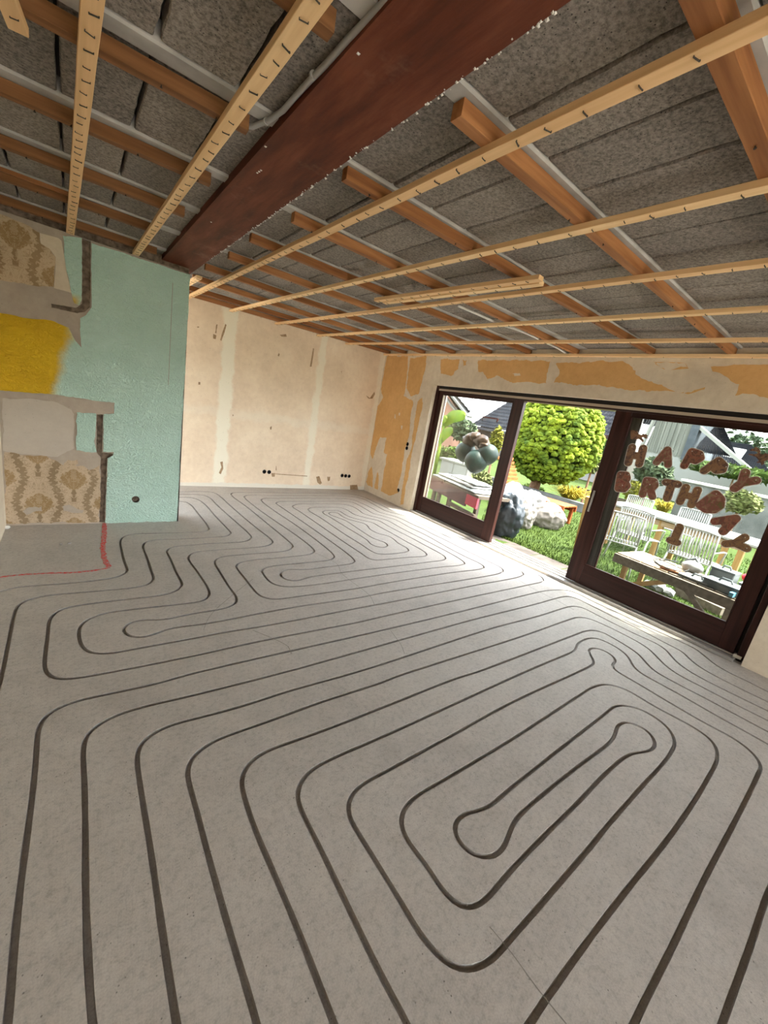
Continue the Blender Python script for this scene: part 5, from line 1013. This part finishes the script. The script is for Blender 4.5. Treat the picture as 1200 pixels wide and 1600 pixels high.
# salmon gable
XS = 16.0
hs_ = empty('salmon_house', V3(700, 650, XS), 'salmon rendered gable house at the upper left of the left pane', 'house'); hs_.location.z = GZ
g1, g2 = V3(735, 648, XS), V3(700, 605, XS); sl = (g2-g1)/(g1.y-g2.y)
top = g1+(g2-g1)*2.2
poly = [(g1.x, g1.y+.3, GZ), (g1.x, g1.y+.3, g1.z-.35), tuple(top), (top.x, top.y+6, top.z), (top.x, top.y+6, GZ)]
vs = poly+[(x+5, y+5.2, z) for x, y, z in poly]; n = 5
mk('house_wall', vs, [tuple(range(5)), tuple(range(9, 4, -1))]+[(i, (i+1) % n, n+(i+1) % n, n+i) for i in range(n)], m_salmon, hs_)
G().bar(g1+Vector((-.12, -.1, -.12)), top+Vector((-.12, 0, 0)), .10, .34, (-1, 0, 0)).build('verge_board', m_wht, hs_); vd = (top-g1).normalized()
G().bar(g1+Vector((-.10, .22, -.36)), top+Vector((-.10, .22, -.36)), .08, .22, (-1, 0, 0)).build('soffit', m_verge, hs_)
tiles('roof_tiles', g1+Vector((-.2, -.1, .1)), g1+Vector((4.8, 5.1, .1)), top+Vector((-.2, 0, .1)), top+Vector((4.8, 5.2, .1)), 20, 16, .035, hs_)
# boarded gable house
XB = 21.0
hb = empty('boarded_house', V3(1050, 740, XB), 'house with a grey boarded gable and white lower wall', 'house'); hb.location.z = GZ
bl_, bt1, bt2, br_ = V3(1006, 703, XB), V3(1032, 648, XB), V3(1058, 640, XB), V3(1065, 714, XB)
ztop = 2*(bt1.z-bl_.z); y_l, y_r = bl_.y, br_.y; zb0 = min(bl_.z, br_.z); nb = 16
slope = (bt1.z-bl_.z)/(bl_.y-bt1.y)
for k in range(nb):
    ya_ = y_l+(y_r-y_l)*k/nb; yb2 = y_l+(y_r-y_l)*(k+.9)/nb; za = zb0+slope*(y_l-ya_)+.05; zb2 = zb0+slope*(y_l-yb2)+.05; xo = XB-.03*(k % 2)
    mk('gable_board', [(xo, ya_, zb0), (xo, yb2, zb0), (xo, yb2, zb2), (xo, ya_, za), (xo+.06, ya_, zb0), (xo+.06, yb2, zb0), (xo+.06, yb2, zb2), (xo+.06, ya_, za)], [(0,1,2,3),(7,6,5,4),(0,4,5,1),(1,5,6,2),(2,6,7,3),(3,7,4,0)], m_boards, hb)
ztop2 = zb0+slope*(y_l-y_r)
cw = V3(1083, 700, XB)
G().box(XB-.1, XB+3, cw.y, y_r, zb0-.1, ztop2+.3).build('dormer_cheek', m_bluegrey, hb); G().box(XB+.02, XB+6, cw.y-3, y_l+.1, GZ-.1, zb0).build('house_wall', m_wht, hb)
G().bar((XB-.1, y_l+.12, zb0+.02), (XB-.1, y_r, ztop2+.1), .08, .28, (-1, 0, 0)).build('verge_board', m_verge, hb)
f0, f1 = V3(1084, 706, XB), V3(1150, 724, XB); f2 = V3(1086, 660, XB); f1.z = f0.z
tiles('roof_tiles', f0, f1, Vector((XB+2.5, f2.y, f2.z+.5)), Vector((XB+2.5, f2.y-.15, f2.z+.5)), 22, 16, .03, hb)
r0, r1 = V3(1086, 661, XB+.2), V3(1172, 734, XB-.1); G().bar(r0, r1, .12, .42, (-1, 0, 0)).build('verge_board', m_verge, hb)
tiles('roof_tiles', V3(985, 660, XB+1.2), V3(1022, 668, XB+1.2), V3(990, 630, XB+3), V3(1040, 640, XB+3), 12, 8, .04, hb)
# far house and wood
XC = 34.0
hc = empty('far_house', V3(1150, 735, XC), 'distant house with a broad slate-grey roof at the right', 'house'); hc.location.z = GZ
h0, h1, h2, h3 = V3(1096, 716, XC), V3(1205, 742, XC), V3(1118, 689, XC+4), V3(1174, 696, XC+4)
tiles('roof_tiles', h0, h1, h2, h3, 30, 12, .05, hc); G().box(XC+1, XC+7, h1.y, h0.y, GZ-.1, min(h0.z, h1.z)-.02).build('house_wall', m_wht, hc)
sk_ = V3(1148, 708, XC+1.5); G().bar(sk_+Vector((-.1, .5, .0)), sk_+Vector((-.1, -.5, -.05)), .9, .12, (-1, 0, .8)).build('skylight', m_whitef, hc)
random.seed(31)
for k in range(7):
    px = 1100+k*17+random.uniform(-1, 1); X = 60+5*(k % 2); b0 = V3(px, 700, X); hz_ = V3(px, 676+random.uniform(-6, 5)+(k*1.4), X).z
    e = empty('distant_tree', (b0.x, b0.y, GZ), ORD[k]+' from the left in the row of distant trees', 'tree', 'distant trees on the skyline')
    vs, fs = leaf_mesh((b0.x, b0.y, hz_-2.2), 1.05, .95, 2.6, 260, .22, .5, 50+k); mk('crown', vs, fs, m_far_tree, e); G().tube([(b0.x, b0.y, GZ), (b0.x, b0.y, hz_-2)], [.25, .1], 6).build('trunk', m_trunk, e)
# garden walls and fence
w0, w1 = V3(1066, 752, 13.5), V3(1215, 782, 13.5)
gw = G().box(13.5, 13.75, w1.y-3, w0.y, GZ-.1, (w0.z+w1.z)/2).build('garden_wall', m_gwall); tag(gw, 'grey rendered garden wall behind the table', 'wall'); G().box(13.45, 13.8, w1.y-3, w0.y+.03, (w0.z+w1.z)/2, (w0.z+w1.z)/2+.06).build('coping', m_rib, gw)
fz0 = V3(905, 762, 13).z; fy0, fy1 = V3(945, 780, 13).y, V3(898, 770, 13).y
fn = empty('board_fence', (13, (fy0+fy1)/2, GZ), 'brown horizontal board fence right of the yellow grass', 'fence')
for k in range(6): G().box(13, 13.03, fy0-.6, fy1, GZ+.02+k*(fz0-GZ)/6, GZ+.02+(k+.86)*(fz0-GZ)/6).build('fence_board', m_fence, fn)
for y in (fy0+.3, fy1-.1): G().box(12.95, 13.0, y-.04, y+.04, GZ, fz0+.05).build('fence_post', m_fence, fn)
tw0, tw1 = V3(880, 775, 10.5), V3(930, 783, 10.5)
tag(G().box(10.4, 10.6, tw1.y-.3, tw0.y+2.5, GZ-.05, GZ+.22).build('low_retaining_wall', m_gwall), 'low grey kerb wall below the conifer', 'wall')
# ------------------------------------------------------------------ crumbs on the floor
random.seed(77)
for px, py, s__, lb in ((11, 826, .022, 'white plaster lump on the floor in the corner under the damask paper'), (95, 851, .012, 'left small grey crumb inside the red marked area'), (108, 850, .013, 'right small grey crumb inside the red marked area')):
    q = atz(px, py, 0); tag(from_bm('plaster_lump', (lambda bm: (bmesh.ops.translate(bm, vec=q+Vector((0, 0, s__*.6)), verts=bm.verts), bm)[1])(blob(s__, s__*.8, s__*.65, 2, .35, 2, px)), m_white if px < 50 else m_groove, None), lb, 'lump')
